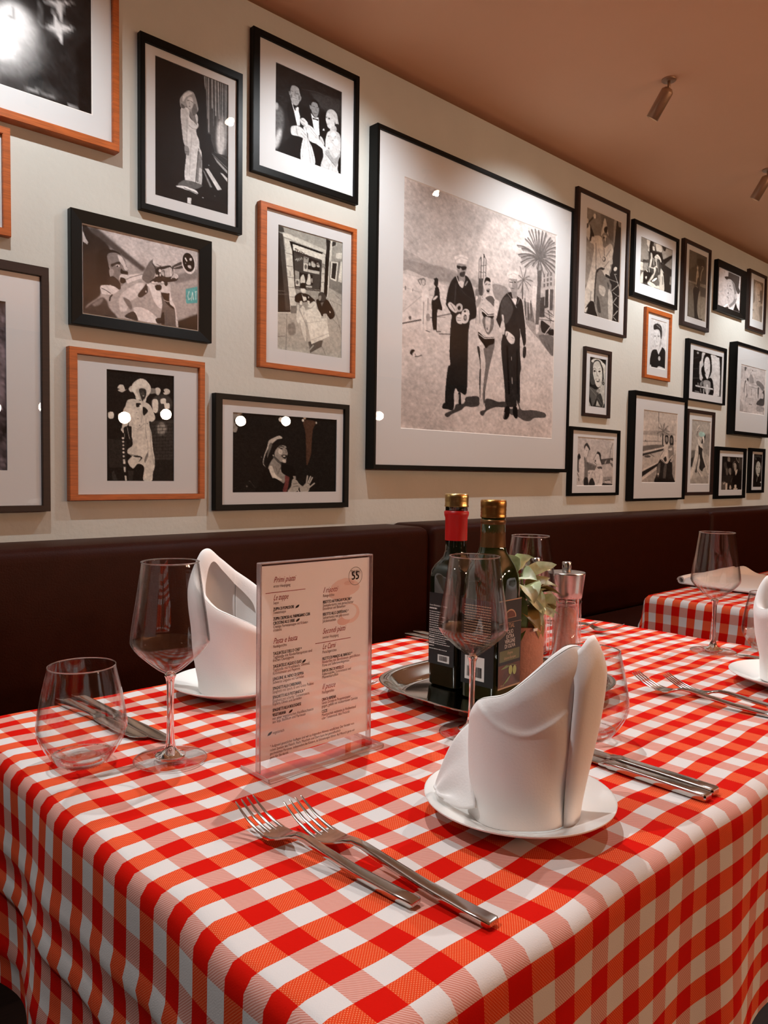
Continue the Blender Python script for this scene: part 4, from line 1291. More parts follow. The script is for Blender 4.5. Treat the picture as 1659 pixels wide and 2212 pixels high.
'Q':(190,(1, 0.95, 0.9),4,'''G160;3.7;0;13 291 428 268 960 297 970 398 19 441
G195;1.8;0;15 344 421 342 948 317 993 603 8 472
G150;1.8;0;19 423 439 409 530 412 531 425 19 441
P60;1.2;0;98 420 93 428 83 428 77 421 82 414 92 413
G70;3.7;0;10 503 404 466 627 466 616 485 12 564
G110;3.1;0;9 497 339 468 587 461 603 492 25 570
G205;1.8;0;13 571 616 491 618 510 14 595
G55;1.8;0;12 602 618 510 594 543 13 633
G180;2.5;0;9 633 594 543 552 678 11 816
P80;3.7;0;246 634 234 642 202 648 157 652 112 650 79 645 67 638 78 630 110 623 155 620 200 621 234 626
L90;1.8;7.4;231 596 337 632
G205;1.8;0;11 816 513 698 501 711 12 848
G35;1.8;0;12 848 475 718 438 764 13 919
G200;1.8;0;13 922 439 771 428 810 15 971
G150;3.1;0;11 971 428 810 442 1001 13 1004
G155;3.7;0;910 605 989 571 993 997 881 998 834 804
L80;0.6;9.2;435 16 439 147
L130;0.6;5.5;439 147 442 459
L45;1.2;20.9;575 312 580 461
L110;0.6;9.8;578 275 556 261 535 250 514 241 492 233 472 228 451 225
L135;0.6;4.9;544 258 523 249 501 242 481 236 460 233
L110;0.6;9.8;578 275 562 255 547 237 531 219 516 201 501 185 485 169
L135;0.6;4.9;556 245 540 227 525 210 509 193 494 177
L110;0.6;9.8;578 275 584 255 590 235 596 216 602 196 608 177 614 157
L135;0.6;4.9;599 244 605 224 611 205 617 185 623 166
L110;0.6;9.8;578 275 602 257 625 241 649 226 673 212 697 200 722 189
L135;0.6;4.9;635 249 658 234 682 221 706 209 731 198
L110;0.6;9.8;578 275 609 268 641 264 672 262 704 262 736 263 769 267
L135;0.6;4.9;650 273 681 270 713 270 745 272 778 276
L110;0.6;9.8;578 275 610 279 642 285 675 293 708 301 741 311 774 323
L135;0.6;4.9;652 294 684 301 717 310 750 320 783 332
L110;0.6;9.8;578 275 549 274 520 276 491 281 462 289 434 299 406 312
L135;0.6;4.9;529 285 500 290 471 297 443 307 415 320
L110;0.6;9.8;578 275 565 284 552 295 538 307 525 320 512 335 500 351
L135;0.6;4.9;561 303 547 315 534 329 521 344 509 360
L110;0.6;9.8;578 275 567 260 556 246 545 232 534 218 524 205 513 192
L135;0.6;4.9;565 254 554 240 543 226 533 213 522 200
L110;0.6;9.8;578 275 596 264 614 256 632 248 650 242 668 237 686 234
L135;0.6;4.9;623 264 641 257 659 250 677 246 695 242
L110;0.6;9.8;578 275 591 281 603 287 616 295 629 303 641 312 654 321
L135;0.6;4.9;612 296 625 303 638 311 651 320 664 330
L110;0.6;9.8;578 275 580 258 582 242 584 226 586 209 588 193 589 177
L135;0.6;4.9;591 250 593 234 595 218 597 201 599 185
P60;1.8;0;631 359 655 327 721 325 750 355 743 418 694 464 650 421
P150;1.8;0;651 359 710 350 727 393 690 420
L30;1.2;9.8;644 353 655 330 721 331
P45;1.8;0;779 379 788 335 840 314 891 350 901 451 829 479 785 436
P120;1.8;0;805 366 857 351 870 414 824 428
P200;1.8;0;616 485 666 452 733 456 762 481 728 545 743 707 676 721 536 646 495 634 620 542
L50;1.2;5.5;626 529 521 627
P130;2.5;0;749 481 882 458 917 540 899 625 793 666 758 577
P205;1.8;0;752 519 858 491 862 529 780 531
L205;1.2;11;793 660 883 606
P50;2.5;0;617 657 681 624 713 675 674 701
P38;3.7;0;474 705 551 665 717 727 820 659 880 710 896 869 937 997 388 1001 433 875 426 777
P100;4.9;0;439 777 528 717 513 874 462 914
P85;4.9;0;639 761 718 740 684 966 627 939
P225;1.2;0;489 874 482 886 466 886 457 875 464 863 480 863
P205;1.8;0;865 688 855 698 833 699 821 689 831 678 853 678
P25;3.1;0;388 1001 464 941 903 943 937 997
L200;1.2;6.1;509 647 552 678 676 724
L190;1.2;8.6;368 995 367 981'''),
'R':(20,(1, 1, 1.0),4,'''L70;3.3;6.7;32 210 200 150
L70;3.3;8.9;45 452 216 415
L80;3.3;11.2;25 673 245 638
P150;6.7;0;202 50 186 78 152 83 134 62 149 35 183 29
P210;2.2;0;601 28 844 45 911 80 953 529 953 937 921 979 715 988 688 635 550 573
P205;3.3;0;310 21 414 20 388 108 345 193 370 324 358 645 254 654 232 289 290 202
P10;2.2;0;415 37 595 52 641 226 654 407 583 568 472 641 355 599 298 459 316 366 368 302 345 193
P215;2.2;0;422 136 484 95 551 126 594 267 590 440 550 573 512 624 460 585 423 510 456 516 405 421 390 265
P175;3.3;0;462 253 455 260 438 263 430 258 438 251 454 249
P175;3.3;0;559 238 551 245 535 248 527 243 534 236 551 234
P150;4.5;0;534 396 520 408 491 412 476 405 490 393 519 388
P15;2.2;0;328 672 453 598 505 642 600 577 698 646 723 987 314 976
P150;8.9;0;378 700 473 653 607 670 630 761 622 880 562 982 496 990 403 836
P200;4.5;0;482 780 548 771 562 982 496 990
L205;2.2;35.7;144 834 305 837 469 840 704 840
P120;5.6;0;268 761 360 679 337 821 273 830
L200;1.1;13.4;204 758 207 803
L110;4.5;29;120 964 249 972
L120;4.5;24.5;292 885 313 964
L190;3.3;24.5;398 884 404 977
P80;4.5;0;985 643 981 675 967 677 958 647 962 615 976 614
L70;4.5;15.6;961 936 975 995'''),
'S':(196,(1, 0.97, 0.96),4,'''P165;9.9;0;3 52 121 49 97 271 8 280
G90;3;0;147 41 239 45 198 120 152 125
L120;3;6.9;162 134 158 225
P150;3.9;0;358 184 461 183 526 329 358 346
L150;2;5.9;385 161 455 82 588 88
P80;1;0;483 79 473 89 450 91 439 84 449 74 472 71
L160;2;4.9;493 88 596 220 711 229
L140;2;6.9;350 366 661 378
L110;2;6.9;353 432 664 434
P120;7.9;0;619 300 713 265 872 317 954 392 879 461 758 389 661 368
P80;7.9;0;684 437 740 412 732 617 714 639
P70;6.9;0;881 502 957 444 973 764 683 784 680 723 810 632
P190;3.9;0;785 531 921 520 927 623 790 623
P150;5.9;0;685 814 956 816 961 909 690 915
P40;2;0;261 275 307 265 319 319 293 342
P45;2;0;192 332 228 323 230 358 197 371
L90;2;15.8;193 361 160 564
P205;2;0;212 370 301 331 289 602 231 697
L80;2;9.9;249 386 283 653
L60;2;11.8;289 602 248 676
L120;2;7.9;248 676 225 757
P45;2;0;411 798 402 809 384 810 374 801 383 790 401 788
P45;2;0;467 799 458 810 440 812 430 802 438 791 457 789
L110;2;6.9;393 473 458 478 448 620
L150;2;4.9;607 424 608 627
P165;4.9;0;-2 715 150 861 139 980 5 978
L130;2;5.9;192 976 430 972
L165;3;4.9;321 680 678 683
L90;3;7.9;962 929 965 980'''),
'T':(172,(1, 0.97, 0.92),4,'''G105;15.2;0;31 474 239 470 182 603 102 729 21 730
G45;9.7;0;9 606 179 569 101 722 21 730
G150;13.8;0;591 212 998 202 985 556 642 491
P205;2.1;0;339 287 406 251 480 284 534 353 610 408 614 443 446 425 396 398 389 565 264 720 117 889 4 917 -3 848 123 708 226 568 259 428 323 371
P208;1.4;0;277 136 366 85 438 97 395 147 304 177
L30;0.7;8.3;426 101 336 141 350 162
L40;1.4;9.7;339 176 297 219 313 260
P60;1.4;0;446 138 433 145 405 146 390 140 403 134 432 133
P165,205,208;1.4;0;389 203 469 176 635 183 710 209 689 245 476 253 392 230
P20;1.4;0;689 245 734 215 739 265 707 307 653 365 626 323
P220;1.4;0;595 254 666 252 695 308 653 361 613 316
P60;2.1;0;553 311 598 282 628 351 534 353
L50;0.7;4.1;382 252 534 360
L60;1.4;4.1;321 350 396 391
P45;2.1;0;396 398 493 417 614 443 595 492 627 576 806 700 692 751 624 794 478 746 494 676 483 564 433 537 358 726 343 810 272 804 332 706 409 530
P205;1.4;0;462 585 502 634 432 768 629 843 683 906 587 892 411 789 381 726
P205;1.4;0;616 464 751 630 963 819 914 819 809 728 652 590
G20;1.4;0;534 886 610 892 734 934 544 938
P60;1.4;0;1005 833 992 841 962 842 947 833 961 824 990 824
L50;1.4;6.9;399 789 561 872
L60;2.1;5.5;14 896 7 945
P155;15.2;0;73 917 968 868 979 982 80 986
L130;2.8;5.5;802 898 922 901'''),
'U':(30,(1, 0.93, 0.85),4,'''P130;5.7;0;275 35 326 5 389 41 402 126 365 166 287 130
P60;9.5;0;111 211 199 171 281 302 271 398 196 399 147 324
P15;5.7;0;260 178 504 171 514 345 299 340
P160;4.7;0;584 217 645 187 711 243 711 370 660 439 609 382
P90;5.7;0;522 219 596 140 658 138 584 217 561 354
G205;2.8;0;660 439 766 369 758 506 720 615 681 537
G60;5.7;0;839 -4 1000 0 1008 384 879 387 819 192
L170;3.8;15.2;691 30 752 125 818 172 833 25
P95;7.6;0;210 380 300 369 324 532 249 552
P120;5.7;0;346 368 453 356 475 491 432 550 351 473
L190;2.8;13.3;445 491 440 549
G14;5.7;0;613 440 684 586 771 447 1009 404 1028 982 575 880 494 549
G40;9.5;0;41 592 558 587 506 763 79 764
L90;5.7;15.2;530 636 475 773
P90;7.6;0;35 783 215 763 211 995 31 993
P190;3.8;0;111 802 215 763 187 811 143 840
G208;1.9;0;223 787 315 787 311 1005 227 1005
P200;2.8;0;449 850 498 899 502 968 417 967 420 889
P205;1.9;0;652 851 747 851 752 950 817 955 740 1009 629 998 611 959 649 939
L60;3.8;8.5;71 601 590 587
L55;3.8;8.5;354 802 617 792'''),
'V':(26,(1, 1, 0.95),4,'''G80;9.7;0;807 243 1063 241 1073 873 886 824
P60;9.7;0;97 53 668 25 826 113 316 89 185 170
P120;4.8;0;340 154 317 171 267 172 240 155 262 137 312 137
P12;4.8;0;304 248 356 119 604 86 836 183 863 382 698 244 481 236
P175;2.9;0;321 366 378 267 550 216 737 264 826 382 774 530 649 668 544 677 387 580 297 444
L30;1.9;17.4;433 404 538 384
L30;1.9;17.4;665 393 774 397
P60;2.9;0;730 580 685 592 592 592 544 580 589 568 682 568
P80;2.9;0;661 521 637 528 587 528 561 521 585 514 635 514
P14;3.9;0;50 677 359 629 548 706 825 638 958 824 982 999 -6 992
L150;1.9;25.2;493 697 458 822
P225;2.9;0;1027 853 979 872 878 871 825 853 873 834 974 835'''),
'X':(82,(1, 0.93, 1.0),14,'''P110;11.8;0;916 184 990 300 997 426 962 555 897 435
P60;11.8;0;880 520 986 638 1002 764 909 852
L120;4.2;5.9;883 928 975 926 1000 917
P125;11.8;0;930 432 979 512 961 639 912 601
G70;8.4;0;886 7 993 -1 993 57 885 73'''),
'W':(40,(1, 1, 1),4,'''''')}
# ------------------------------------------------------------------ pictures
def cat_rom(P, n=5):
    P = np.asarray(P, float); out = []; m = len(P)
    for i in range(m):
        a, b, c, d = P[i-1], P[i], P[(i+1) % m], P[(i+2) % m]
        for k in range(n):
            t = k/n; out.append(.5*((2*b)+(c-a)*t+(2*a-5*b+4*c-d)*t*t+(3*b-a-3*c+d)*t**3))
    return np.array(out)
def blur(m, r):
    if r < 1: return m
    r = int(round(r))
    for ax in (0, 1):
        for _ in range(2):
            p = [(0, 0), (0, 0)]; p[ax] = (r+1, r); c = np.cumsum(np.pad(m, p, mode='edge'), ax)
            n = m.shape[ax]; hi = np.take(c, range(2*r+1, 2*r+1+n), ax); lo = np.take(c, range(0, n), ax); m = (hi-lo)/(2*r+1)
    return m
def paint(key, nx, ny, wm, hm):
    bg, tint, noise, txt = ART[key]
    ss = 2; Wd, Hd = nx*ss, ny*ss
    img = np.ones((Hd, Wd, 3))*bg
    sc = Hd/1000.      # one art unit of width/softness is 1/1000 of the height
    for line in txt.split('\n'):
        if not line: continue
        hd, s, wd, pts = line.split(';'); kd = hd[0]; g = [float(x) for x in hd[1:].split(',')]
        g = np.array(g if len(g) == 3 else g*3); s = float(s); wd = float(wd)
        P = np.array([float(x) for x in pts.split()]).reshape(-1, 2)/1000*np.array([Wd, Hd])
        if kd == 'P' and len(P) > 2: P = cat_rom(P, 4)
        sr = min(s*sc*.9, 70); pad = int(sr*2.2)+3+int(wd*sc)
        x0, y0 = np.floor(P.min(0)).astype(int)-pad; x1, y1 = np.ceil(P.max(0)).astype(int)+pad
        x0, y0, x1, y1 = max(x0, 0), max(y0, 0), min(x1, Wd), min(y1, Hd)
        if x1 <= x0 or y1 <= y0: continue
        gy, gx = np.mgrid[y0:y1, x0:x1]+.5; 
        if kd == 'L':
            hw = max(wd*sc/2, .7); mk = np.zeros(gx.shape)
            for a, b in zip(P[:-1], P[1:]):
                d = b-a; L2 = max((d**2).sum(), 1e-6); t = np.clip(((gx-a[0])*d[0]+(gy-a[1])*d[1])/L2, 0, 1)
                dd = np.hypot(gx-a[0]-t*d[0], gy-a[1]-t*d[1]); mk = np.maximum(mk, np.clip(hw-dd+.5, 0, 1))
        else:
            ins = np.zeros(gx.shape, bool); Q = np.roll(P, -1, 0)
            for (ax, ay), (bx, by) in zip(P, Q):
                if ay == by: continue
                c = (ay > gy) != (by > gy); ins ^= c & (gx < (bx-ax)*(gy-ay)/(by-ay)+ax)
            mk = ins.astype(float)
        if sr >= 1: mk = blur(mk, sr/2)
        mk = mk[..., None]; img[y0:y1, x0:x1] = img[y0:y1, x0:x1]*(1-mk)+g*mk
    img = img.reshape(ny, ss, nx, ss, 3).mean((1, 3))
    n = rng.normal(0, noise, (ny, nx, 1)); img = img+n+blur(rng.normal(0, noise*2, (ny, nx)), 1)[..., None]
    for rr_, am in ((1, .03), (3, .018), (9, .015)):
        q = blur(rng.normal(0, 1, (ny, nx)), rr_); q = q/max(q.std(), 1e-6); img = img*(1+am*q[..., None])
    img = np.clip(img, 6, 235)*np.array(tint)
    c = img/255; l = np.where(c <= .04045, c/12.92, ((c+.055)/1.055)**2.4)
    return np.clip(l/.578*.67, .003, .9)      # printed tone relative to the mat board
def photo_mesh(key, rect, y):
    x0, x1, z0, z1 = rect; w_, h_ = x1-x0, z1-z0
    nx = RES.get(key, 70); ny = max(8, int(nx*h_/w_*1.0)) if key not in RESY else RESY[key]
    img = paint(key, nx, ny, w_, h_)
    xs = np.linspace(x0, x1, nx); zs = np.linspace(z1, z0, ny); Xg, Zg = np.meshgrid(xs, zs)
    co = np.stack([Xg, np.full_like(Xg, y), Zg], -1).reshape(-1, 3); idx = np.arange(nx*ny).reshape(ny, nx)
    F = np.stack([idx[:-1, :-1], idx[1:, :-1], idx[1:, 1:], idx[:-1, 1:]], -1).reshape(-1, 4)
    me = bpy.data.meshes.new('photograph'); me.vertices.add(len(co)); me.vertices.foreach_set('co', co.ravel())
    me.loops.add(F.size); me.loops.foreach_set('vertex_index', F.ravel().astype(np.int32)); me.polygons.add(len(F))
    me.polygons.foreach_set('loop_start', (np.arange(len(F))*4).astype(np.int32)); me.update(calc_edges=True)
    at = me.color_attributes.new('print', 'FLOAT_COLOR', 'POINT')
    at.data.foreach_set('color', np.concatenate([img, np.ones((ny, nx, 1))], -1).ravel())
    return me
RES = dict(A=110, B=130, C=200, D=130, E=130, F=140, G=180, H=270, I=80, J=64, K=56, L=56, M=40, N=48, O=50, P=84, Q=84, R=64, S=60, T=60, U=56, V=34, X=60, W=6)
RESY = dict(B=250, C=156, D=196, E=170, F=236, H=360, I=190, J=90, K=124, L=80, N=90, O=92, P=92, Q=130, R=84, S=86, T=118, U=64, V=60, M=80, G=140)
def ring(o, i, y0, y1, slope=0):
    """mitred rectangular ring between outer and inner rect from y0 (wall side) to y1 (front); front inner edge set back by slope"""
    a = [(o[0], o[2]), (o[1], o[2]), (o[1], o[3]), (o[0], o[3])]; b = [(i[0], i[2]), (i[1], i[2]), (i[1], i[3]), (i[0], i[3])]
    bm = bmesh.new()
    A0 = [bm.verts.new((x, y0, z)) for x, z in a]; A1 = [bm.verts.new((x, y1, z)) for x, z in a]
    B1 = [bm.verts.new((x, y1+slope, z)) for x, z in b]; B0 = [bm.verts.new((x, y0, z)) for x, z in b]
    for k in range(4):
        j = (k+1) % 4
        bm.faces.new((A0[k], A0[j], A1[j], A1[k])); bm.faces.new((A1[k], A1[j], B1[j], B1[k]))
        bm.faces.new((B1[k], B1[j], B0[j], B0[k])); bm.faces.new((B0[k], B0[j], A0[j], A0[k]))
    return bm
PICS = {
'A': 'large orange wooden frame at top left with a dark print of white star flares',
'B': 'black framed photo of a long haired woman in a white dress beside a piano stool',
'C': 'thick black frame without mat around a photo of a man playing trumpet',
'D': 'orange wooden frame with a photo of a performer in white suit and white hat',
'E': 'black framed photo of two men in bow ties and a blonde woman',
'F': 'orange wooden frame with a street photo under a theatre signboard',
'G': 'black landscape frame with a dark photo of a bobbed woman singing into a microphone',
'H': 'largest black frame, photo of two sailors and a woman in bikini on a promenade',
'I': 'tall dark brown frame touching the largest one, figure in white pointed hat',
'J': 'black framed photo of a long haired young woman leaning at a cluttered table',
'K': 'narrow dark brown frame with a dim photo of a slim dancer with raised hands',
'L': 'thick black frame without mat, man wearing a felt hat on white ground',
'M': 'dark brown frame at the right edge under the ceiling, faded sepia portrait',
'N': 'small orange wooden frame with a portrait of a dark haired man in suit',
'O': 'small brown frame with close portrait of a smiling woman in a light hat',
'P': 'black landscape frame low beside the largest one, man and woman near an aeroplane',
'Q': 'deep black box frame with photo of two people in front of a palm',
'R': 'black frame with a high contrast television image of a dark haired woman',
'S': 'deep black box frame at the right edge with a pale photo of a house front',
'T': 'narrow brown frame with a pale photo of two tango dancers',
'U': 'small black frame at lower right with a dark candlelit bar scene',
'V': 'smallest black frame at far lower right with a dark portrait of a pale face',
'W': 'orange wooden frame mostly cut off at the left edge, below the star print',
'X': 'large brown frame cut off at lower left with a violet grey print'}
FM = dict(black=M_BLACK, wide=M_BLACK, orange=M_ORANGE, brown=M_BROWN)
def picture(key):
    o, i, p, d, kind = FRAMES[key]
    cx, cz = (o[0]+o[1])/2, o[2]
    t = empty('picture_frame', (cx, WY, cz), 0, PICS[key], 'picture', 'framed pictures on the plaster wall')
    sh = lambda r: (r[0]-cx, r[1]-cx, r[2]-cz, r[3]-cz)
    o, i, p = sh(o), sh(i), sh(p)
    bm = ring(o, i, -.0008, -d, .006 if kind == 'wide' else .0)
    bmesh.ops.bevel(bm, geom=[e for e in bm.edges if abs(e.verts[0].co.y+d) < 1e-5 and abs(e.verts[1].co.y+d) < 1e-5 and e.calc_length() > .06], offset=.0012, segments=2, affect='EDGES')
    link('frame', fromr(bm), FM[kind], t)
    e = .0006
    ins = (i[0]+e, i[1]-e, i[2]+e, i[3]-e)
    ym = -(d-.0085)
    if kind != 'wide':
        bm = ring(ins, p, ym+.003, ym)
        link('mat', fromr(bm), M_MAT, t)
        if key in 'HQPSTIMNKA':
            q = .003; bm = ring((p[0]+.0002, p[1]-.0002, p[2]+.0002, p[3]-.0002), (p[0]+q, p[1]-q, p[2]+q, p[3]-q), ym+.0032, ym+.0001, .0026)
            link('mat_bevel', fromr(bm), M_BEVEL, t)
    yy = ym+.0026
    pp = p if kind != 'wide' else (ins[0]+.003, ins[1]-.003, ins[2]+.003, ins[3]-.003)
    link('photograph', photo_mesh(key, pp, yy), M_PHOTO, t)
    link('backing', boxme(i[0], i[1], yy+.0012, -.001, i[2], i[3]), M_MAT, t)
    g = pydata([(ins[0], ym-.0022, ins[2]), (ins[1], ym-.0022, ins[2]), (ins[1], ym-.0022, ins[3]), (ins[0], ym-.0022, ins[3])], [(0, 1, 2, 3)])
    link('glass', g, M_PGLASS, t)
    if key == 'F':      # lettering of the sign in the photograph
        w_, h_ = p[1]-p[0], p[3]-p[2]
        a = math.radians(-1.5)
        me = text_mesh([('TEATRO MALIBRAN', 0, 0, .0265, 0, 'LEFT', .70)])
        s0 = (p[0]+.250*w_, p[3]-.190*h_); 
        for v in me.vertices:
            x, z = v.co.x, v.co.z; v.co = (s0[0]+x*.70, yy-.0008, s0[1]+z*.78-x*.16)
        link('lettering', me, M_BLACKPRINT, t)
    return t
for k in PICS: picture(k)
# ------------------------------------------------------------------ glassware
def wine_glass(x, y, rz, label):
    t = empty('wine_glass', (x, y, TT), rz, label, 'glass', 'stemmed wine glasses on the gingham cloths')
    bowl = smoothprof([(.0042, .0870), (.0120, .0915), (.0235, .1010), (.0335, .1105), (.0382, .1178), (.0386, .1235), (.0365, .1400), (.0330, .1620), (.0298, .1840), (.0276, .1985)], 7)
    inner = [(max(r-.0011, .0008), z+(.0016 if z < .1 else .0004)) for r, z in bowl]
    prof = bowl+[(.0271, .1990)]+inner[::-1]
    link('bowl', lathe(prof, 72), M_GLASS, t, True)
    link('rim', lathe([(.0277+.0006*math.cos(a), .1989+.0006*math.sin(a)) for a in np.linspace(0, 2*PI, 9)], 64), M_SOLID, t, True)
    st = smoothprof([(.0002, .0900), (.0040, .0885), (.0058, .0855), (.0040, .0790), (.0034, .060), (.0036, .030), (.0050, .0140), (.0085, .0080), (.0150, .0052)], 5)
    link('stem', lathe(st+[(.0150, .0030), (.0002, .0028)], 40), M_SOLID, t, True)
    fo = [(.0008, .0050), (.0150, .0047), (.0260, .0030), (.0345, .0018), (.0358, .0012), (.0358, .0006), (.0345, .0003), (.0008, .0003)]
    link('foot', lathe(fo, 72), M_GLASS, t, True)
    link('foot_rim', lathe([(.0354+.0006*math.cos(a), .0010+.0006*math.sin(a)) for a in np.linspace(0, 2*PI, 9)], 64), M_SOLID, t, True)
wine_glass(.3655, .6953, .3, 'wine glass at left in front of the folded napkin on the back plate')
wine_glass(.6560, .5490, 1.1, 'wine glass in front of the two dark bottles and tray')
wine_glass(.9430, .6820, 2., 'wine glass half hidden behind the potted plant')
wine_glass(1.2715, .5457, 2.7, 'wine glass at right in front of the second table')
def tumbler(x, y, rz, label):
    t = empty('tumbler', (x, y, TT), rz, label, 'glass', 'stemless tumblers on the near table')
    out = smoothprof([(.0225, .0006), (.0250, .0040), (.0330, .0150), (.0402, .0280), (.0422, .0365), (.0414, .0480), (.0382, .0680), (.0345, .0850), (.0318, .0975)], 7)
    inn = smoothprof([(.0008, .0095), (.0180, .0100), (.0300, .0160), (.0388, .0290), (.0410, .0370), (.0402, .0480), (.0371, .0680), (.0334, .0850), (.0308, .0975)], 6)
    link('body', lathe(out+[(.0313, .0980)]+inn[::-1], 80), M_GLASS, t, True)
    link('rim', lathe([(.0314+.0006*math.cos(a), .0978+.0006*math.sin(a)) for a in np.linspace(0, 2*PI, 9)], 72), M_SOLID, t, True)
    link('base', lathe([(.0002, .0014), (.0215, .0014), (.0238, .0045), (.0285, .0105), (.0240, .0095), (.0220, .0060), (.0150, .0080), (.0002, .0085)], 64), M_GLASS, t, True)
tumbler(.2952, .7404, 0, 'stemless tumbler at far left in front of the knives')
tumbler(.7430, .4530, 1, 'stemless tumbler behind the front napkin')
tumbler(1.345, .485, 2, 'stemless tumbler cut off at the right edge')
# ------------------------------------------------------------------ plates and napkins
def plate(x, y, label):
    prof = smoothprof([(.0002, .0045), (.0380, .0045), (.0500, .0062), (.0650, .0120), (.0790, .0176), (.0806, .0184), (.0808, .0178), (.0790, .0160), (.0640, .0094), (.0500, .0040), (.0440, .0012), (.0420, .0004), (.0400, .0012), (.0380, .0030), (.0002, .0030)], 4)
    o = link('side_plate', lathe(prof, 96), M_PORC, None, True, (x, y, TT))
    tag(o, label, 'plate', 'white side plates')
plate(.5285, .388, 'white side plate in front with the large folded napkin')
plate(.540, .855, 'white side plate at the back beside the menu')
plate(1.144, .380, 'white side plate cut off at the right edge')
def sheet(F, nu, nv, thick):
    v = []; f = []
    for j in range(nv+1):
        for i in range(nu+1): v.append(F(i/nu, j/nv))
    for j in range(nv):
        for i in range(nu):
            a = j*(nu+1)+i; f.append((a, a+1, a+nu+2, a+nu+1))
    return pydata(v, f)
def interp(x, tab):
    return float(np.interp(x, [a for a, b in tab], [b for a, b in tab]))
def sm(x, tab):      # smooth interpolation
    if x <= tab[0][0]: return tab[0][1]
    if x >= tab[-1][0]: return tab[-1][1]
    n = len(tab)
    def tang(i):
        j, k = max(i-1, 0), min(i+1, n-1); return (tab[k][1]-tab[j][1])/(tab[k][0]-tab[j][0])
    for i in range(n-1):
        (a, p), (b, q) = tab[i], tab[i+1]
        if a <= x <= b:
            h = b-a; t = (x-a)/h; m0, m1 = tang(i)*h, tang(i+1)*h
            return (2*t**3-3*t*t+1)*p+(t**3-2*t*t+t)*m0+(-2*t**3+3*t*t)*q+(t**3-t*t)*m1
def napkin(x, y, rz, top, lean, R, label, leaf=None, tail=True, wrap=None, mirror=1, woff=.0036, crease=None):
    """standing folded napkin; local +x is the right hand side, -y faces the guest.
    top: angle -> height, lean: angle -> outward bulge at two thirds height (angles in degrees, -90 = front, 0 = right)"""
    t = empty('folded_napkin', (x, y, TT+.0066), rz, label, 'napkin', 'folded white napkins')
    s = mirror
    def body(u, v):
        a = -270+360*u; h = sm(a, top); ar = math.radians(a)
        z = v*h
        k = z/.13
        b = sm(a, lean)*(math.sin(min(k, 1.25)*PI*.5)**1.4)
        if v > .86: b -= .003*((v-.86)/.14)**2*(1+h*8)
        rr = R+b+.0010*math.sin(5*ar+9*z*10)*(1-v*.5)+.0012*math.sin(2*ar+1)
        if crease and crease[0][0] < a < crease[-1][0]:
            win = min(1, (a-crease[0][0])/25, (crease[-1][0]-a)/25); d = (z-sm(a, crease))/.0016
            rr += win*(.0011/(1+math.exp(max(-30, min(30, d))))+.0010*math.exp(-(d+1.2)**2/2))
        rr *= 1-.05*math.exp(-((a+90)/60)**2)
        return (s*rr*math.cos(ar), rr*.92*math.sin(ar), z)
    me = sheet(body, 150, 90, 0)
    o = link('body', me, M_LINEN, t, True)
    md = o.modifiers.new('s', 'SOLIDIFY'); md.thickness = .0022; md.offset = -1
    sub = o.modifiers.new('b', 'SUBSURF'); sub.levels = 1; sub.render_levels = 1
    # folded-in top edge curling inward
    def lip(u, v):
        a = -270+360*u; p = Vector(body(u, 1)); c = Vector((0, 0, p.z-.004-.02*v)); q = p.lerp(c, .30*v); q.z = p.z+.0022*math.sin(v*PI)-.016*v*v
        return tuple(q)
    o = link('rolled_edge', sheet(lip, 120, 8, 0), M_LINEN, t, True)
    if leaf:      # outer leaf lapping round one side
        a0f, a1f, hf, bf = leaf
        def lf(u, v):
            z = v*hf(u); a0 = a0f(z); a = a0+(a1f-a0)*u; ar = math.radians(a)
            k = z/.13; b = sm(a, lean)*(math.sin(min(k, 1.25)*PI*.5)**1.4)
            rr = R+b+.0040+bf*math.sin(PI*u)*.004+.0015*math.sin(u*7)*v
            if u < .08: rr -= .0035*(1-u/.08)**2
            if v > .8: rr -= .010*((v-.8)/.2)**2
            return (s*rr*math.cos(ar), rr*.92*math.sin(ar), z)
        o = link('outer_leaf', sheet(lf, 40, 40, 0), M_LINEN, t, True)
        md = o.modifiers.new('s', 'SOLIDIFY'); md.thickness = .0018; md.offset = -1
    if wrap:      # hem folded across the front
        def wf(u, v):
            a = wrap[0]+(wrap[1]-wrap[0])*u; ar = math.radians(a); zt = sm(a, wrap[2]); z = zt*v
            k = z/.13; b = sm(a, lean)*(math.sin(min(k, 1.25)*PI*.5)**1.4)
            rr = R+b+woff+.0004*math.sin(3*ar+z*30)
            if v > .9: rr -= woff*.8*((v-.9)/.1)**2
            e = min(u, 1-u)
            if e < .15: rr -= woff*1.1*(1-e/.15)**2
            rr *= 1-.05*math.exp(-((a+90)/60)**2)
            return (s*rr*math.cos(ar), rr*.92*math.sin(ar), z)
        o = link('front_wrap', sheet(wf, 70, 30, 0), M_LINEN, t, True)
        md = o.modifiers.new('s', 'SOLIDIFY'); md.thickness = .0020; md.offset = -1
    if tail:      # loose corner spreading over the plate
        P0 = [(-.030, .020, .066), (-.036, .000, .062), (-.040, -.012, .050)]
        def tf(u, v):
            # u from back to front, v from the body out to the tip
            b0 = Vector((-R*.95, .028-.052*u, .066-.052*u)); tip = Vector((-R-.029+.003*u, .020-.018*u, .0085+.002*math.sin(u*9)))
            q = b0.lerp(tip, v); q.z += .010*math.sin(v*PI)*(1-u)-.020*v*(1-v)*u+.0028*math.sin(u*13+v*3)*v; q.x *= s
            q.z = max(q.z, .0035+max(0, math.hypot(q.x, q.y)-.045)*.33)
            return tuple(q)
        o = link('corner_flap', sheet(tf, 30, 24, 0), M_LINEN, t, True)
        md = o.modifiers.new('s', 'SOLIDIFY'); md.thickness = .0018; md.offset = 0
    return t
VIEW = 0.8155-PI/2       # rotation that turns local x to the guest's right
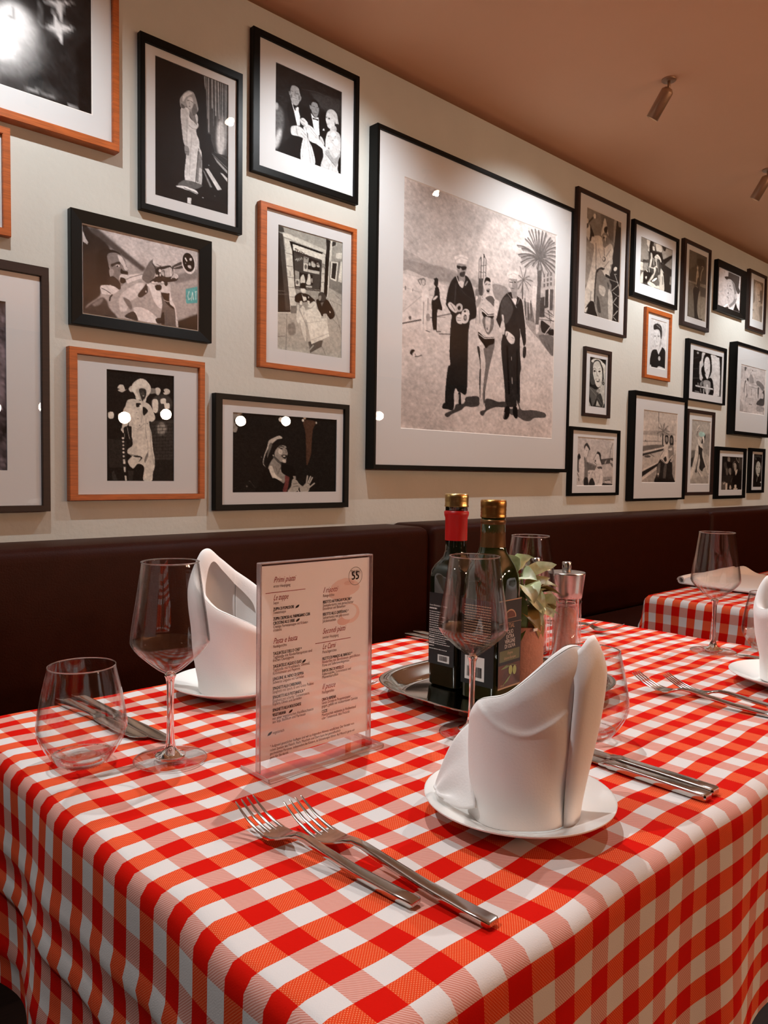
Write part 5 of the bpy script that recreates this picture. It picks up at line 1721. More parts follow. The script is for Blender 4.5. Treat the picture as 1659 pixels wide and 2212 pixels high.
top1 = [(-270, .092), (-225, .084), (-185, .092), (-155, .101), (-123, .108), (-94, .122), (-78, .130), (-53, .143), (-36, .147), (-12, .141), (15, .130), (50, .110), (90, .092)]
lean1 = [(-270, .004), (-180, .001), (-120, .000), (-70, .003), (-30, .012), (0, .0185), (30, .014), (90, .004)]
def a0a(z): return sm(z, [(0, -45), (.05, -48), (.10, -47), (.13, -45), (.148, -38), (.16, -31)])
def hfa(u): return .001+sm(u, [(0, .137), (.07, .146), (.15, .1525), (.27, .150), (.42, .137), (.62, .112), (1, .08)])
napkin(.5195, .3800, VIEW, top1, lean1, .0425, 'large folded napkin standing on the front plate', leaf=(a0a, 72, hfa, 1.0),
       crease=[(-170, .100), (-150, .096), (-125, .085), (-95, .080), (-70, .088), (-52, .096), (-38, .100)])
top2 = [(-270, .150), (-240, .167), (-216, .180), (-198, .174), (-180, .150), (-150, .129), (-120, .112), (-90, .103), (-50, .091), (-20, .081), (0, .084), (20, .104), (40, .125), (90, .150)]
lean2 = [(-270, .004), (-200, .012), (-180, .013), (-120, .004), (-60, .004), (0, .010), (90, .004)]
napkin(.5340, .8500, VIEW+.1, top2, lean2, .0425, 'folded napkin on the back plate between wine glass and menu', tail=False)
top3 = [(-270, .150), (-225, .140), (-180, .104), (-150, .108), (-110, .122), (-60, .145), (-15, .150), (20, .150), (90, .150)]
lean3 = [(-270, .004), (-210, .012), (-180, .020), (-150, .016), (-100, .006), (0, .008), (90, .004)]
napkin(1.150, .382, VIEW+.1, top3, lean3, .0400, 'folded napkin on the plate at the right edge', tail=False)
# ------------------------------------------------------------------ cutlery
def loftbar(st, n=4, ex=7.0):
    """st: (x, y_center, z_center, half_width, half_thickness) cross sections in y-z"""
    v = []; f = []; m = 16
    for x, yc, zc, hw, ht in st:
        for k in range(m):
            a = 2*PI*(k+.5)/m; ca, sa = math.cos(a), math.sin(a)
            v.append((x, yc+hw*math.copysign(abs(ca)**(2/ex), ca), zc+ht*math.copysign(abs(sa)**(2/ex), sa)))
    for i in range(len(st)-1):
        for k in range(m):
            k2 = (k+1) % m; f.append((i*m+k, (i+1)*m+k, (i+1)*m+k2, i*m+k2))
    f.append(tuple(range(m))); f.append(tuple(((len(st)-1)*m+k) for k in range(m))[::-1])
    me = pydata(v, f); me.polygons.foreach_set('use_smooth', [True]*len(me.polygons)); me.set_sharp_from_angle(angle=math.radians(38)); return me
def fork(x, y, ang, L, label, name='fork', tilt=0, lift=0):
    """(x,y) is the end of the handle; ang is the heading of the tines"""
    t = empty('fork', (x, y, TT+lift), ang, label, 'fork', 'forks on the gingham cloth')
    t.rotation_euler = (0, tilt, ang)
    k = L/.20
    st = [(.0004, 0, .0028, .0050, .0014), (.0018, 0, .0028, .0060, .0022), (.02, 0, .0029, .0058, .0023), (.06, 0, .0050, .0050, .0022), (.095, 0, .0088, .0042, .0022), (.118, 0, .0118, .0033, .0021), (.128, 0, .0120, .0032, .0018), (.135, 0, .0105, .0050, .0014), (.142, 0, .0080, .0088, .0010), (.150, 0, .0060, .0112, .0009), (.158, 0, .0056, .0120, .0009), (.163, 0, .0062, .0120, .0009)]
    link('handle', loftbar([(a*k, b, c, d*(.6+.4*k), e) for a, b, c, d, e in st]), M_STEEL, t)
    for j in range(4):
        yc = (-.0096+.0064*j)
        s = [(.160, yc, .0060, .0023, .0009), (.170, yc*1.0, .0080, .0016, .0009), (.182, yc*.97, .0122, .0013, .0009), (.192, yc*.95, .0172, .0011, .0008), (.199, yc*.93, .0214, .0008, .0006), (.2005, yc*.93, .0224, .0003, .0003)]
        link('tine', loftbar([(a*k, b, c, d, e) for a, b, c, d, e in s], ex=2), M_STEEL, t, True)
def knife(x, y, ang, L, label, lift=0, tilt=0):
    t = empty('knife', (x, y, TT+lift), ang, label, 'knife', 'knives on the gingham cloth'); t.rotation_euler = (0, tilt, ang)
    k = L/.22
    st = [(.0004, 0, .0038, .0048, .0024), (.002, 0, .0038, .0060, .0034), (.02, 0, .0038, .0060, .0036), (.06, 0, .0038, .0054, .0035), (.095, 0, .0038, .0050, .0032), (.103, 0, .0038, .0058, .0034), (.107, 0, .0038, .0050, .0028), (.110, 0, .0038, .0062, .0022), (.114, 0, .0038, .0070, .0013)]
    link('handle', loftbar([(a*k, b, c, d*1.12, e) for a, b, c, d, e in st]), M_STEEL, t)
    bl = [(.113, .0000, .0036, .0074, .0010), (.125, 0, .0034, .0084, .0009), (.16, 0, .0032, .0094, .0008), (.19, .0004, .0030, .0098, .0008), (.205, .0012, .0030, .0086, .0007), (.214, .0026, .0030, .0064, .0006), (.219, .0042, .0030, .0034, .0005), (.2202, .0050, .0030, .0010, .0004)]
    link('blade', loftbar([(a*k, b, c, d, e) for a, b, c, d, e in bl], ex=2.4), M_STEEL, t, True)
def toward(x0, y0, x1, y1): return math.atan2(y1-y0, x1-x0), math.hypot(x1-x0, y1-y0)
for f_, lb in (((.3613, .3464, .3417, .5245), 'shorter fork in front, left of the pair by the menu'), ((.3819, .2970, .3710, .4986), 'longer fork in front, right of the pair nearest the viewer'),
              ((.9750, .3350, .9675, .5200), 'left fork of the right hand pair beside the right plate'), ((1.0080, .2900, .9900, .4880), 'fork nearest the right plate'),
              ((.6800, .9350, .6857, .7403), 'fork behind the menu, inner one of its pair'), ((.6600, .9050, .6566, .7150), 'fork behind the menu, tines nearest the tray'),
              ((1.262, .900, 1.256, .705), 'fork at the back right of the mills, nearer one'), ((1.236, .945, 1.240, .748), 'fork at the back right of the mills, farther one')):
    a, L = toward(*f_); fork(f_[0], f_[1], a, L, lb)
for f_, lf, lb in (((.3540, .9560, .3690, .7620), 0, 'knife at the back left, left one behind the tumbler'), ((.3740, .9590, .3850, .7350), 0, 'knife at the back left, longer one pointing to the wine glass'),
              ((.6770, .2890, .6840, .5000), 0, 'nearer knife right of the front plate'), ((.6945, .2900, .7010, .5050), 0, 'farther knife right of the front plate'),
              ((.9600, .9560, .9560, .7560), 0, 'nearer knife at the back edge left of the bottles'), ((.9850, .9600, .9800, .7500), 0, 'farther knife at the back edge left of the bottles'),
              ((1.285, .300, 1.270, .502), 0, 'knife right of the right plate, only its tip showing')):
    a, L = toward(*f_); knife(f_[0], f_[1], a, L, lb, lf)
# ------------------------------------------------------------------ menu in its acrylic stand
def menu():
    mx, my = .407, .602; Wm, Hm = .1408, .2000
    t = empty('menu_stand', (mx, my, TT), 0, 'clear acrylic table stand', 'menu')
    t['label'] = 'upright acrylic stand with a printed pink menu'
    z0 = .0032
    th = .0016
    front = boxme(0, Wm, -.0036, -.0036+th, z0, z0+Hm, bevel=.0004, seg=1)
    link('front_sheet', front, M_ACRYL, t); link('back_sheet', boxme(0, Wm, .0016, .0032, z0, z0+Hm, bevel=.0004, seg=1), M_ACRYL, t)
    for nm, b in (('left_edge', (-.0006, .0008, -.0038, .0034, z0, z0+Hm)), ('right_edge', (Wm-.0008, Wm+.0006, -.0038, .0034, z0, z0+Hm)), ('top_edge', (0, Wm, -.0038, .0034, z0+Hm-.0010, z0+Hm+.0004))):
        link(nm, boxme(*b, bevel=.0003, seg=1), M_ACRYLEDGE, t)
    link('base_plate', boxme(-.002, Wm+.0035, -.0212, .0262, .0002, .0034, bevel=.0010), M_ACRYL, t)
    bm = bmesh.new()
    for b in ((-.002, Wm+.0035, -.0214, -.0204, .0004, .0032), (-.0024, -.0014, -.0212, .0262, .0004, .0032), (Wm+.0030, Wm+.0038, -.0212, .0262, .0004, .0032)): box(bm, *b)
    link('base_edge', fromr(bm), M_ACRYLEDGE, t)
    pw0, pw1, pz0, pz1 = .0022, Wm-.0016, z0+.010, z0+Hm-.0032
    card = link('menu_card', boxme(pw0, pw1, -.0004, .0004, pz0, pz1), M_PAPER, t)
    X = lambda u: u*Wm
    Z = lambda v: z0+Hm*(1-v)
    yo = -.0006
    def flat(name, polys, m, y):
        v = []; f = []
        for P in polys:
            k = len(v); v += [(X(a), y, Z(b)) for a, b in P]; f.append(tuple(range(k, k+len(P)))[::-1])
        return link(name, pydata(v, f), m, card)
    def el(cx, cy, rx, ry, n=28, r=0): return [(cx+rx*math.cos(2*PI*k/n), cy+ry*math.sin(2*PI*k/n)) for k in range(n)]
    cap = [(.60, .20), (.60, .17), (.63, .14), (.68, .122), (.75, .112), (.82, .120), (.88, .145), (.895, .165), (.88, .182), (.84, .198), (.80, .205), (.79, .225), (.74, .228), (.70, .222), (.66, .222)]
    flat('watermark', [cap], M_BLUSH, -.00050)
    flat('watermark', [el(.80, .30, .095, .052)], M_BLUSH, -.00046)
    flat('watermark', [el(.79, .292, .075, .040)], M_PAPER, -.00052)
    flat('watermark', [el(.74, .335, .06, .022), el(.79, .14, .05, .012)], M_BLUSH2, -.00051)
    flat('watermark', [[(.78, .205), (.79, .23), (.74, .23), (.745, .205)]], M_BLUSH, -.00055)
    red = []; blk = []; gry = []
    sc = .0074/.73*1.0
    def R_(s, u, v): red.append((s, X(u), Z(v)-.0002, .0080, .45, 'LEFT', -.00222))
    def G_(s, u, v): gry.append((s, X(u), Z(v), .0042, 0, 'LEFT', -.00124))
    def B_(s, u, v): blk.append((s, X(u), Z(v), .0044, 0, 'LEFT', -.00142)); blk.append((s, X(u)+.00018, Z(v), .0044, 0, 'LEFT', -.00142))
    lu, ru = .114, .543
    R_('Primi piatti', lu, .097); G_('erster Hauptgang', lu, .122); R_('Le zuppe', lu, .182); G_('Suppe', lu, .202)
    B_('ZUPPA DI POMODORI', lu, .233); G_('Tomatensuppe', lu, .249); B_('ZUPPA CREMOSA AL PARMIGIANO CON', lu, .280); B_('CROSTINI ALLE ERBE', lu, .301)
    G_('Cremige Parmesansuppe mit Kräuter-', lu, .318); G_('croutons', lu, .334)
    R_('Pasta e basta', lu, .392); G_('Nudelgerichte', lu, .413)
    B_('TAGLIATELLE DELLO CHEF *', lu, .448); G_('Tagliatelle mit Rinderfiletspitzen und', lu, .465); G_('frischen Champignons', lu, .480)
    B_('TAGLIATELLE AGLIO E OLIO', lu, .510); G_('Tagliatelle mit Knoblauch, Olivenöl,', lu, .527); G_('Kirschtomaten und Peperoni', lu, .543)
    B_('LINGUINE AL NERO DI SEPPIA', lu, .571); G_('Schwarze Linguine mit Garnelen', lu, .587)
    B_('SPAGHETTI ALLA CARBONARA', lu, .617); G_('Spaghetti mit Speck, Ei und Grana Padano', lu, .633)
    B_('SPAGHETTI ALLA PUTTANESCA *', lu, .660); G_('Spaghetti mit scharfer Tomatensauce,', lu, .677); G_('Kapern, Oliven und Sardellen', lu, .692)
    B_('SPAGHETTI ALLA BOLOGNESE', lu, .723); B_('VEGETARIANA', lu, .746); G_('mit einer vegetarischen Hackfleischsauce', lu, .763); G_('aus Soja, Basilikum und Parmesan', lu, .779)
    R_('I risotti', ru, .175); G_('Reisgerichte', ru, .198); B_('RISOTTO AI FUNGHI PORCINI *', ru, .231); G_('Steinpilzrisotto mit geräucherter', ru, .248); G_('Entenbrust und Balsamico', ru, .264)
    B_('RISOTTO ALLO ZAFFERANO *', ru, .293); G_('Safranrisotto mit gebratenen', ru, .310); G_('Jakobsmuscheln', ru, .327)
    R_('Secondi piatti', ru, .384); G_('zweiter Hauptgang', ru, .410)
    R_('Le Carni', ru, .463); G_('Fleischgerichte', ru, .485); B_('FILETTO DI MANZO AL BAROLO *', ru, .520); G_('Rinderfilet mit Barolosauce, getrüffelten', ru, .536); G_('Püree und Selleriewedelgemüse', ru, .553)
    B_('INVOLTINI DI VITELLO', ru, .582); G_('Kalbsrouladen, Tomatensauce und', ru, .598); G_('Pfannenkartoffeln', ru, .614)
    R_('Il pesce', ru, .668); G_('Fischgerichte', ru, .692); B_('ORATA RIPIENA', ru, .729); G_('Ganze Dorade im Pergamentpapier', ru, .746); G_('gegart, gefüllt mit mediterranem Gemüse', ru, .763)
    B_('COZZE', ru, .791); G_('Miesmuscheln wahlweise in Weißweinsud', ru, .808); G_('oder Tomatensud, dazu Focaccia', ru, .825)
    G_('vegetarisch', .115, .832)
    for k, s in enumerate(('* Aufgrund gesetzlicher Auflagen sind wir zu folgendem Hinweis verpflichtet: Der Verzehr von', 'rohen Speisen aus Fleisch, Fisch, Muscheln und Eiern kann bei gesundheitlich', 'geschwächten Personen, insbesondere bei Kindern, zu Erkrankungen führen. Auf Wunsch garen wir', 'gern für Sie durch.')):
        gry.append((s, X(.095), Z(.895+.018*k), 0.0038, 0, 'LEFT', -.00116))
    gry.append(('TISCH', X(.850), Z(.098), .0060, 0, 'CENTER', .8))
    blk += [('55', X(.850)+d, Z(.126), .0125, 0, 'CENTER', .85) for d in (0, .0003, -.0003)]
    for nm, it, m in (('heading_print', red, M_REDPRINT), ('dish_print', blk, M_BLACKPRINT), ('small_print', gry, M_GREYPRINT)):
        me = text_mesh(it)
        for v in me.vertices: v.co.y = yo
        link(nm, me, m, card)
    ringp = lathe([(.0090, 0), (.0094, 0)], 48); 
    for v in ringp.vertices: v.co = (X(.850)+v.co.x, yo, Z(.108)+v.co.y*1.02)
    link('table_number_ring', ringp, M_BLACKPRINT, card)
    flat('rule', [[(.05, .144), (.385, .144), (.385, .147), (.05, .147)], [(.478, .427), (.810, .427), (.810, .430), (.478, .430)]], M_REDPRINT, yo)
    def leafp(u, v, s=1.0): return [(u+a*.030*s, v-b*.0125*s) for a, b in ((0, 0), (.15, .55), (.5, .95), (1.1, 1.15), (1.05, .6), (.8, .15), (.4, -.1), (.12, -.05), (-.05, -.3))]
    flat('leaf_symbol', [leafp(.300, .233), leafp(.305, .301), leafp(.362, .511), leafp(.250, .747), leafp(.074, .832, 1.1)], M_BLACKPRINT, yo)
menu()
# ------------------------------------------------------------------ tray, bottles, pot, mills
def tray():
    cx, cy = .799, .625
    t = None
    n = 96; e = 3.2; v = []; f = []
    prof = [(1.0, .0200), (1.005, .0208), (.995, .0212), (.93, .0175), (.86, .0090), (.81, .0050), (.78, .0038), (.40, .0036), (.001, .0036)]
    low = [(.001, .0012), (.76, .0012), (.80, .0026), (.87, .0080), (.94, .0155), (1.0, .0196)]
    rings = low+prof
    for s, z in rings:
        for k in range(n):
            a = 2*PI*k/n; ca, sa = math.cos(a), math.sin(a)
            v.append((.145*s*math.copysign(abs(ca)**(2/e), ca), .128*s*math.copysign(abs(sa)**(2/e), sa), z))
    for i in range(len(rings)-1):
        for k in range(n):
            k2 = (k+1) % n; f.append((i*n+k, i*n+k2, (i+1)*n+k2, (i+1)*n+k))
    o = link('serving_tray', pydata(v, f), M_TRAY, None, True, (cx, cy, TT)); tag(o, 'polished steel tray carrying the bottles and plant pot', 'tray')
tray()
TZ = TT+.0044
def bottle(name, x, y, rz, hb, prof, label, glassm):
    t = empty(name, (x, y, TZ), rz, label, 'bottle')
    link('glass', superloft(prof, 64), glassm, t, True); return t
# vinegar bottle
b1 = bottle('vinegar_bottle', .7795, .6855, math.radians(2), .05, [(0, .0235, .0235, 6), (.003, .0262, .0262, 6), (.146, .0268, .0268, 6), (.155, .0262, .0262, 5), (.162, .0238, .0238, 4), (.168, .0195, .0195, 3), (.174, .0158, .0158, 2.4), (.182, .0144, .0144, 2), (.236, .0142, .0142, 2), (.2365, .0150, .0150, 2), (.250, .0150, .0150, 2)], 'dark bottle with red neck foil and gold cap, left on the tray', M_BOTTLE)
link('neck_foil', lathe([(.0150, .196), (.0151, .226), (.0165, .230), (.0168, .234), (.0150, .236)], 48), M_REDFOIL, b1, True)
cp = []
for k, (r, z) in enumerate([(.0160, .241), (.0163, .2425), (.0157, .244), (.0160, .2455), (.0156, .247), (.0160, .249), (.0158, .2515), (.0160, .2535), (.0160, .2575), (.0150, .2585), (.001, .2585)]): cp.append((r, z))
link('cap', lathe(cp, 60), M_GOLD2, b1, True)
def face_label(par, name, hw, z0, z1, m, side, off, w0=-1, w1=1):
    """flat label on a bottle face. side 'left' faces -x, 'right' faces -y"""
    d = off
    if side == 'left': v = [(-d, -w0*hw, z0), (-d, -w1*hw, z0), (-d, -w1*hw, z1), (-d, -w0*hw, z1)]
    else: v = [(w0*hw, -d, z0), (w1*hw, -d, z0), (w1*hw, -d, z1), (w0*hw, -d, z1)]
    return link(name, pydata(v, [(0, 1, 2, 3)]), m, par)
def face_text(par, name, items, m, side, off):
    me = text_mesh(items)
    for v in me.vertices:
        x, z = v.co.x, v.co.z
        v.co = (-off, -x, z) if side == 'left' else (x, -off, z)
    return link(name, me, m, par)
def bars(par, name, side, off, u0, u1, z0, z1, n, m, seed):
    R = random.Random(seed); v = []; f = []; u = u0
    while u < u1-.0004:
        w = R.choice((.0003, .0005, .0008)); a, b = u, u+w; k = len(v)
        P = [(a, z0), (b, z0), (b, z1), (a, z1)]
        v += [(-off, -p, q) if side == 'left' else (p, -off, q) for p, q in P]; f.append((k, k+1, k+2, k+3)); u = b+R.choice((.0003, .0005, .0007))
    link(name, pydata(v, f), m, par)
def lines(par, name, side, off, rows, m, seed):
    R = random.Random(seed); v = []; f = []
    for u0, u1, z, h in rows:
        u = u0
        while u < u1:
            w = R.uniform(.0012, .0042); a, b = u, min(u+w, u1); k = len(v)
            P = [(a, z), (b, z), (b, z+h), (a, z+h)]
            v += [(-off, -p, q) if side == 'left' else (p, -off, q) for p, q in P]; f.append((k, k+1, k+2, k+3)); u = b+.0006
    link(name, pydata(v, f), m, par)
OF = .0270
face_label(b1, 'label', .022, .030, .126, M_LABELB, 'left', OF)
face_label(b1, 'label', .022, .030, .126, M_LABELB, 'right', OF)
rows = [(-.021, -.008, .104, .0018)]+[(-.021, random.uniform(-.004, .012), .100-.0030*k, .0009) for k in range(9)]+[(-.021, -.012, .066-.004*k, .0012) for k in range(4)]+[(-.021, random.uniform(.004, .018), .050-.0030*k, .0009) for k in range(1)]
face_text(b1, 'label_lettering', [('Aceto Balsamico di Modena', -.021, .108, .0034, 0, 'LEFT', .8)], M_WHITEPRINT, 'left', OF+.0003)
lines(b1, 'label_small_print', 'left', OF+.0003, rows+[(-.021, random.uniform(.006, .02), .074-.0028*k, .0009) for k in range(7)], M_WHITEPRINT, 3)
face_label(b1, 'barcode_patch', .022, .034, .0440, M_WHITEPRINT, 'left', OF+.0002, -.25, .65)
bars(b1, 'barcode', 'left', OF+.0005, -.003, .012, .036, .0425, 20, M_BLACKPRINT, 4)
ringo = lathe([(.0001, 0), (.0052, 0)], 28)
for v in ringo.vertices: v.co = (-.006+v.co.x, -OF-.0003, .090+v.co.y)
link('seal', ringo, M_TAN, b1)
rin = lathe([(.0020, 0), (.0036, 0)], 24)
for v in rin.vertices: v.co = (-.006+v.co.x, -OF-.0006, .090+v.co.y)
link('seal_print', rin, M_BLACKPRINT, b1)
# oil bottle
b2 = bottle('oil_bottle', .7700, .6150, math.radians(4), .05, [(0, .0255, .0255, 6), (.003, .0282, .0282, 6), (.138, .0287, .0287, 6), (.150, .0284, .0284, 5), (.161, .0274, .0274, 4), (.171, .0250, .0250, 3), (.180, .0212, .0212, 2.4), (.187, .0180, .0180, 2), (.194, .0163, .0163, 2), (.238, .0150, .0150, 2)], 'olive oil bottle with bronze neck foil, right on the tray', M_OLIVE)
link('neck_foil', lathe([(.0166, .190), (.0164, .196), (.0154, .222), (.0162, .2245), (.0163, .227), (.0150, .2285)], 48), M_BRONZEFOIL, b2, True)
link('cap', lathe([(.0161, .2305), (.0164, .233), (.0158, .2345), (.0163, .236), (.0159, .238), (.0164, .2405), (.0160, .243), (.0164, .2445), (.0164, .2500), (.0160, .2525), (.0150, .2532), (.001, .2532)], 60), M_GOLD, b2, True)
O2 = .0289
face_label(b2, 'label', .025, .020, .128, M_LABELB, 'right', O2); face_label(b2, 'label', .025, .020, .128, M_LABELB, 'left', O2)
face_label(b2, 'label_panel', .025, .020, .048, M_LABELR, 'right', O2+.0002, -.98, .98); face_label(b2, 'label_panel', .025, .052, .066, M_LABELG, 'right', O2+.0002, -.9, .9)
face_label(b2, 'label_panel', .025, .128, .1292, M_TAN, 'right', O2+.0002); face_label(b2, 'label_panel', .025, .018, .0200, M_TAN, 'right', O2+.0002)
face_label(b2, 'label_panel', .025, .100, .1004, M_TAN, 'right', O2+.0002); 
arc = [(.013*math.cos(a), .106+.011*math.sin(a)) for a in np.linspace(0, PI, 16)]
link('label_vignette', pydata([(x, -O2-.0002, z) for x, z in arc], [tuple(range(16))]), M_TAN, b2)
link('label_vignette', pydata([(x*.85, -O2-.0004, .1065+(z-.106)*.8) for x, z in arc], [tuple(range(16))]), M_LABELR, b2)
face_text(b2, 'label_lettering', [('TIAL', .003, .0935, .0080, 0, 'CENTER', .8)], M_TAN, 'right', O2+.0004)
face_text(b2, 'label_lettering', [('OLIO', 0, .0865, .0072, 0, 'CENTER', .8), ('EXTRA', 0, .0805, .0072, 0, 'CENTER', .8), ('VERGINE', 0, .0745, .0072, 0, 'CENTER', .8), ('DI OLIVA', 0, .0685, .0072, 0, 'CENTER', .8)], M_WHITEPRINT, 'right', O2+.0004)
face_text(b2, 'label_lettering', [('Origine', 0, .0605, .0050, .2, 'CENTER', .8), ('Unione Europea', 0, .0545, .0050, .2, 'CENTER', .8)], M_TAN, 'right', O2+.0006)
face_text(b2, 'label_lettering', [('500 ml', -.020, .0212, .0036, 0, 'LEFT', .8)], M_TAN, 'right', O2+.0005)
for ex, ez in ((.002, .0400), (.011, .0385)):
    e_ = lathe([(.0001, 0), (.0042, 0)], 20)
    for v in e_.vertices: v.co = (ex+v.co.x, -O2-.0006-ex*.01, ez+v.co.y*1.4)
    link('olive_motif', e_, M_OLIVEFRUIT, b2)
for P in ([(-.020, .043), (-.008, .047), (.004, .045), (-.008, .0435)], [(-.016, .022), (-.004, .030), (.006, .036), (-.004, .0265)], [(.004, .047), (.016, .044), (.0165, .0435), (.004, .046)]):
    link('leaf_motif', pydata([(x, -O2-.0005, z) for x, z in P], [tuple(range(4))]), M_LEAF2, b2)
face_label(b2, 'barcode_patch', .025, .026, .0560, M_WHITEPRINT, 'left', O2+.0002, -.75, .45)
bars(b2, 'barcode', 'left', O2+.0005, -.015, .008, .030, .043, 20, M_BLACKPRINT, 9)
lines(b2, 'label_small_print', 'left', O2+.0003, [(-.021, .020, .120-.0033*k, .0010) for k in range(16)], M_TAN, 5)
# plant pot
pot = empty('plant_pot', (.850, .6347, TZ), 0, 'terracotta pot with pale leafy herb behind the oil bottle', 'plant')
link('pot', lathe([(.0002, 0), (.0355, 0), (.0365, .0015), (.0375, .080), (.0375, .0820), (.0365, .0828), (.0340, .0828), (.0335, .0810), (.0325, .068), (.0002, .064)], 64), M_TERRA, pot, True)
link('soil', lathe([(.0002, .070), (.018, .071), (.0332, .068)], 32), M_SOIL, pot, True)
tagm = boxme(-.0045, .0045, -.0006, .0006, .0785, .0822); link('plant_tag', tagm, mat('white_plastic', (236, 230, 220), .4), pot, loc=(-.010, -.0382, 0))
pot.children[-1].rotation_euler = (0, 0, 0)
def leafmesh(L, Wd, curl, fold):
    v = []; f = []; n, m = 9, 4
    for i in range(n+1):
        s = i/n; wd = Wd*(math.sin(PI*min(1, s**.8*1.0))**.75)*(1 if s < .98 else .3)+.0003; bend = curl*s*s
        for j in range(-m//2, m//2+1):
            q = j/(m/2); v.append((s*L*math.cos(bend*.6), q*wd, L*.18*math.sin(PI*s)-L*.55*bend*s+fold*abs(q)*wd*1.1+.0006*math.sin(i*2+j)))
    k = m+1
    for i in range(n):
        for j in range(m): f.append((i*k+j, (i+1)*k+j, (i+1)*k+j+1, i*k+j+1))
    return pydata(v, f)
LM = [leafmesh(.030, .0095, .5, .35), leafmesh(.040, .0115, .9, .25), leafmesh(.024, .0100, .2, .5), leafmesh(.046, .0085, -.3, .3)]
for me in LM: me.polygons.foreach_set('use_smooth', [True]*len(me.polygons))
rl = random.Random(11)
def leaf(p, d, roll, mi, m, sc=1.0):
    d = Vector(d).normalized(); q = d.to_track_quat('X', 'Z') @ Matrix.Rotation(roll, 4, 'X').to_quaternion()
    me = LM[mi].copy() if False else LM[mi]
    o = bpy.data.objects.new('leaf', me); C.objects.link(o); o.parent = pot
    o.location = p; o.rotation_mode = 'QUATERNION'; o.rotation_quaternion = q; sc *= 1.32; o.scale = (sc, sc, sc)
    o.material_slots[0].link = 'OBJECT'; o.material_slots[0].material = m
for me in LM: me.materials.append(M_LEAF)
rv = Vector((.728, -.6855, 0)); fv = Vector((.6855, .728, 0))
def lp(a, b, z): return tuple(rv*a+fv*b+Vector((0, 0, z)))       # a right, b away
stems = []
spec = [ # start(a,b,z), direction(a,b,z), roll, mesh, mat, scale
 ((-.002, -.004, .150), (-.55, -.2, .55), .3, 1, 0, .95), ((-.004, -.004, .148), (-.75, -.1, .25), 1.2, 1, 1, .9), ((.000, -.004, .154), (.45, -.3, .55), -.5, 2, 0, 1.0), ((.004, -.006, .146), (1, -.1, .30), -1.2, 3, 0, .85),
 ((.000, -.012, .140), (.4, -.7, .25), .6, 2, 0, 1.1), ((.006, -.012, .134), (.2, -.8, -.3), .1, 2, 0, 1.2), ((-.006, -.014, .134), (-.3, -.8, -.2), .2, 0, 0, .95), ((.012, -.012, .126), (.5, -.7, -.55), .5, 0, 0, .95),
 ((-.012, -.012, .125), (-.2, -.6, -.8), 0, 1, 1, 1.15), ((-.008, -.014, .122), (.1, -.7, -.8), .4, 1, 1, 1.05), ((.014, -.006, .122), (.6, -.2, .75), 1.0, 0, 2, .95), ((.020, -.004, .120), (.8, -.1, .45), .2, 2, 0, 1.15),
 ((.024, -.006, .118), (.7, -.4, -.7), .8, 2, 0, 1.1), ((.010, -.014, .108), (.7, -.6, .2), -.4, 0, 0, .8), ((.012, -.016, .100), (.5, -.6, -.35), .6, 2, 0, .9), ((.004, -.010, .095), (.6, -.4, -.4), .3, 1, 2, .9),
 ((.010, -.010, .092), (.9, -.5, .35), -1.1, 3, 2, .75), ((.024, -.014, .088), (.8, -.2, .55), -.7, 0, 0, .85), ((-.014, -.012, .100), (-.4, -.5, -.7), .1, 0, 1, 1.0), ((.000, -.010, .100), (-.1, -.7, -.8), .1, 1, 1, .9),
]
ML = [M_LEAF, M_LEAF2, M_LEAF3]
for p_, d_, ro, mi, mm_, s_ in spec: leaf(lp(*p_), tuple(rv*d_[0]+fv*d_[1]+Vector((0, 0, d_[2]))), ro, mi, ML[mm_], s_)
for k in range(34):
    a = rl.uniform(0, 2*PI); rr = rl.uniform(.002, .020); z = rl.uniform(.082, .135)
    leaf((rr*math.cos(a), rr*math.sin(a), z), (math.cos(a), math.sin(a), rl.uniform(-.8, .5)), rl.uniform(-.6, .6), rl.choice((0, 1, 2)), rl.choice((M_LEAF, M_LEAF2, M_LEAF2, M_LEAF3)), rl.uniform(.7, 1.05))
for k in range(9):
    a = 2*PI*k/9; r0 = .010
    P = smoothprof([(r0*math.cos(a), r0*math.sin(a), .068), (.012*math.cos(a), .012*math.sin(a), .10), (.006*math.cos(a+.5), .006*math.sin(a+.5), .15-.008*(k % 4))], 5)
    st = []
    v = []; f = []
    for i, (x, y, z) in enumerate(P):
        for q in range(5): v.append((x+.0011*math.cos(2*PI*q/5), y+.0011*math.sin(2*PI*q/5), z))
        if i:
            for q in range(5): f.append(((i-1)*5+q, (i-1)*5+(q+1) % 5, i*5+(q+1) % 5, i*5+q))
    link('stem', pydata(v, f), M_LEAF2, pot, True)
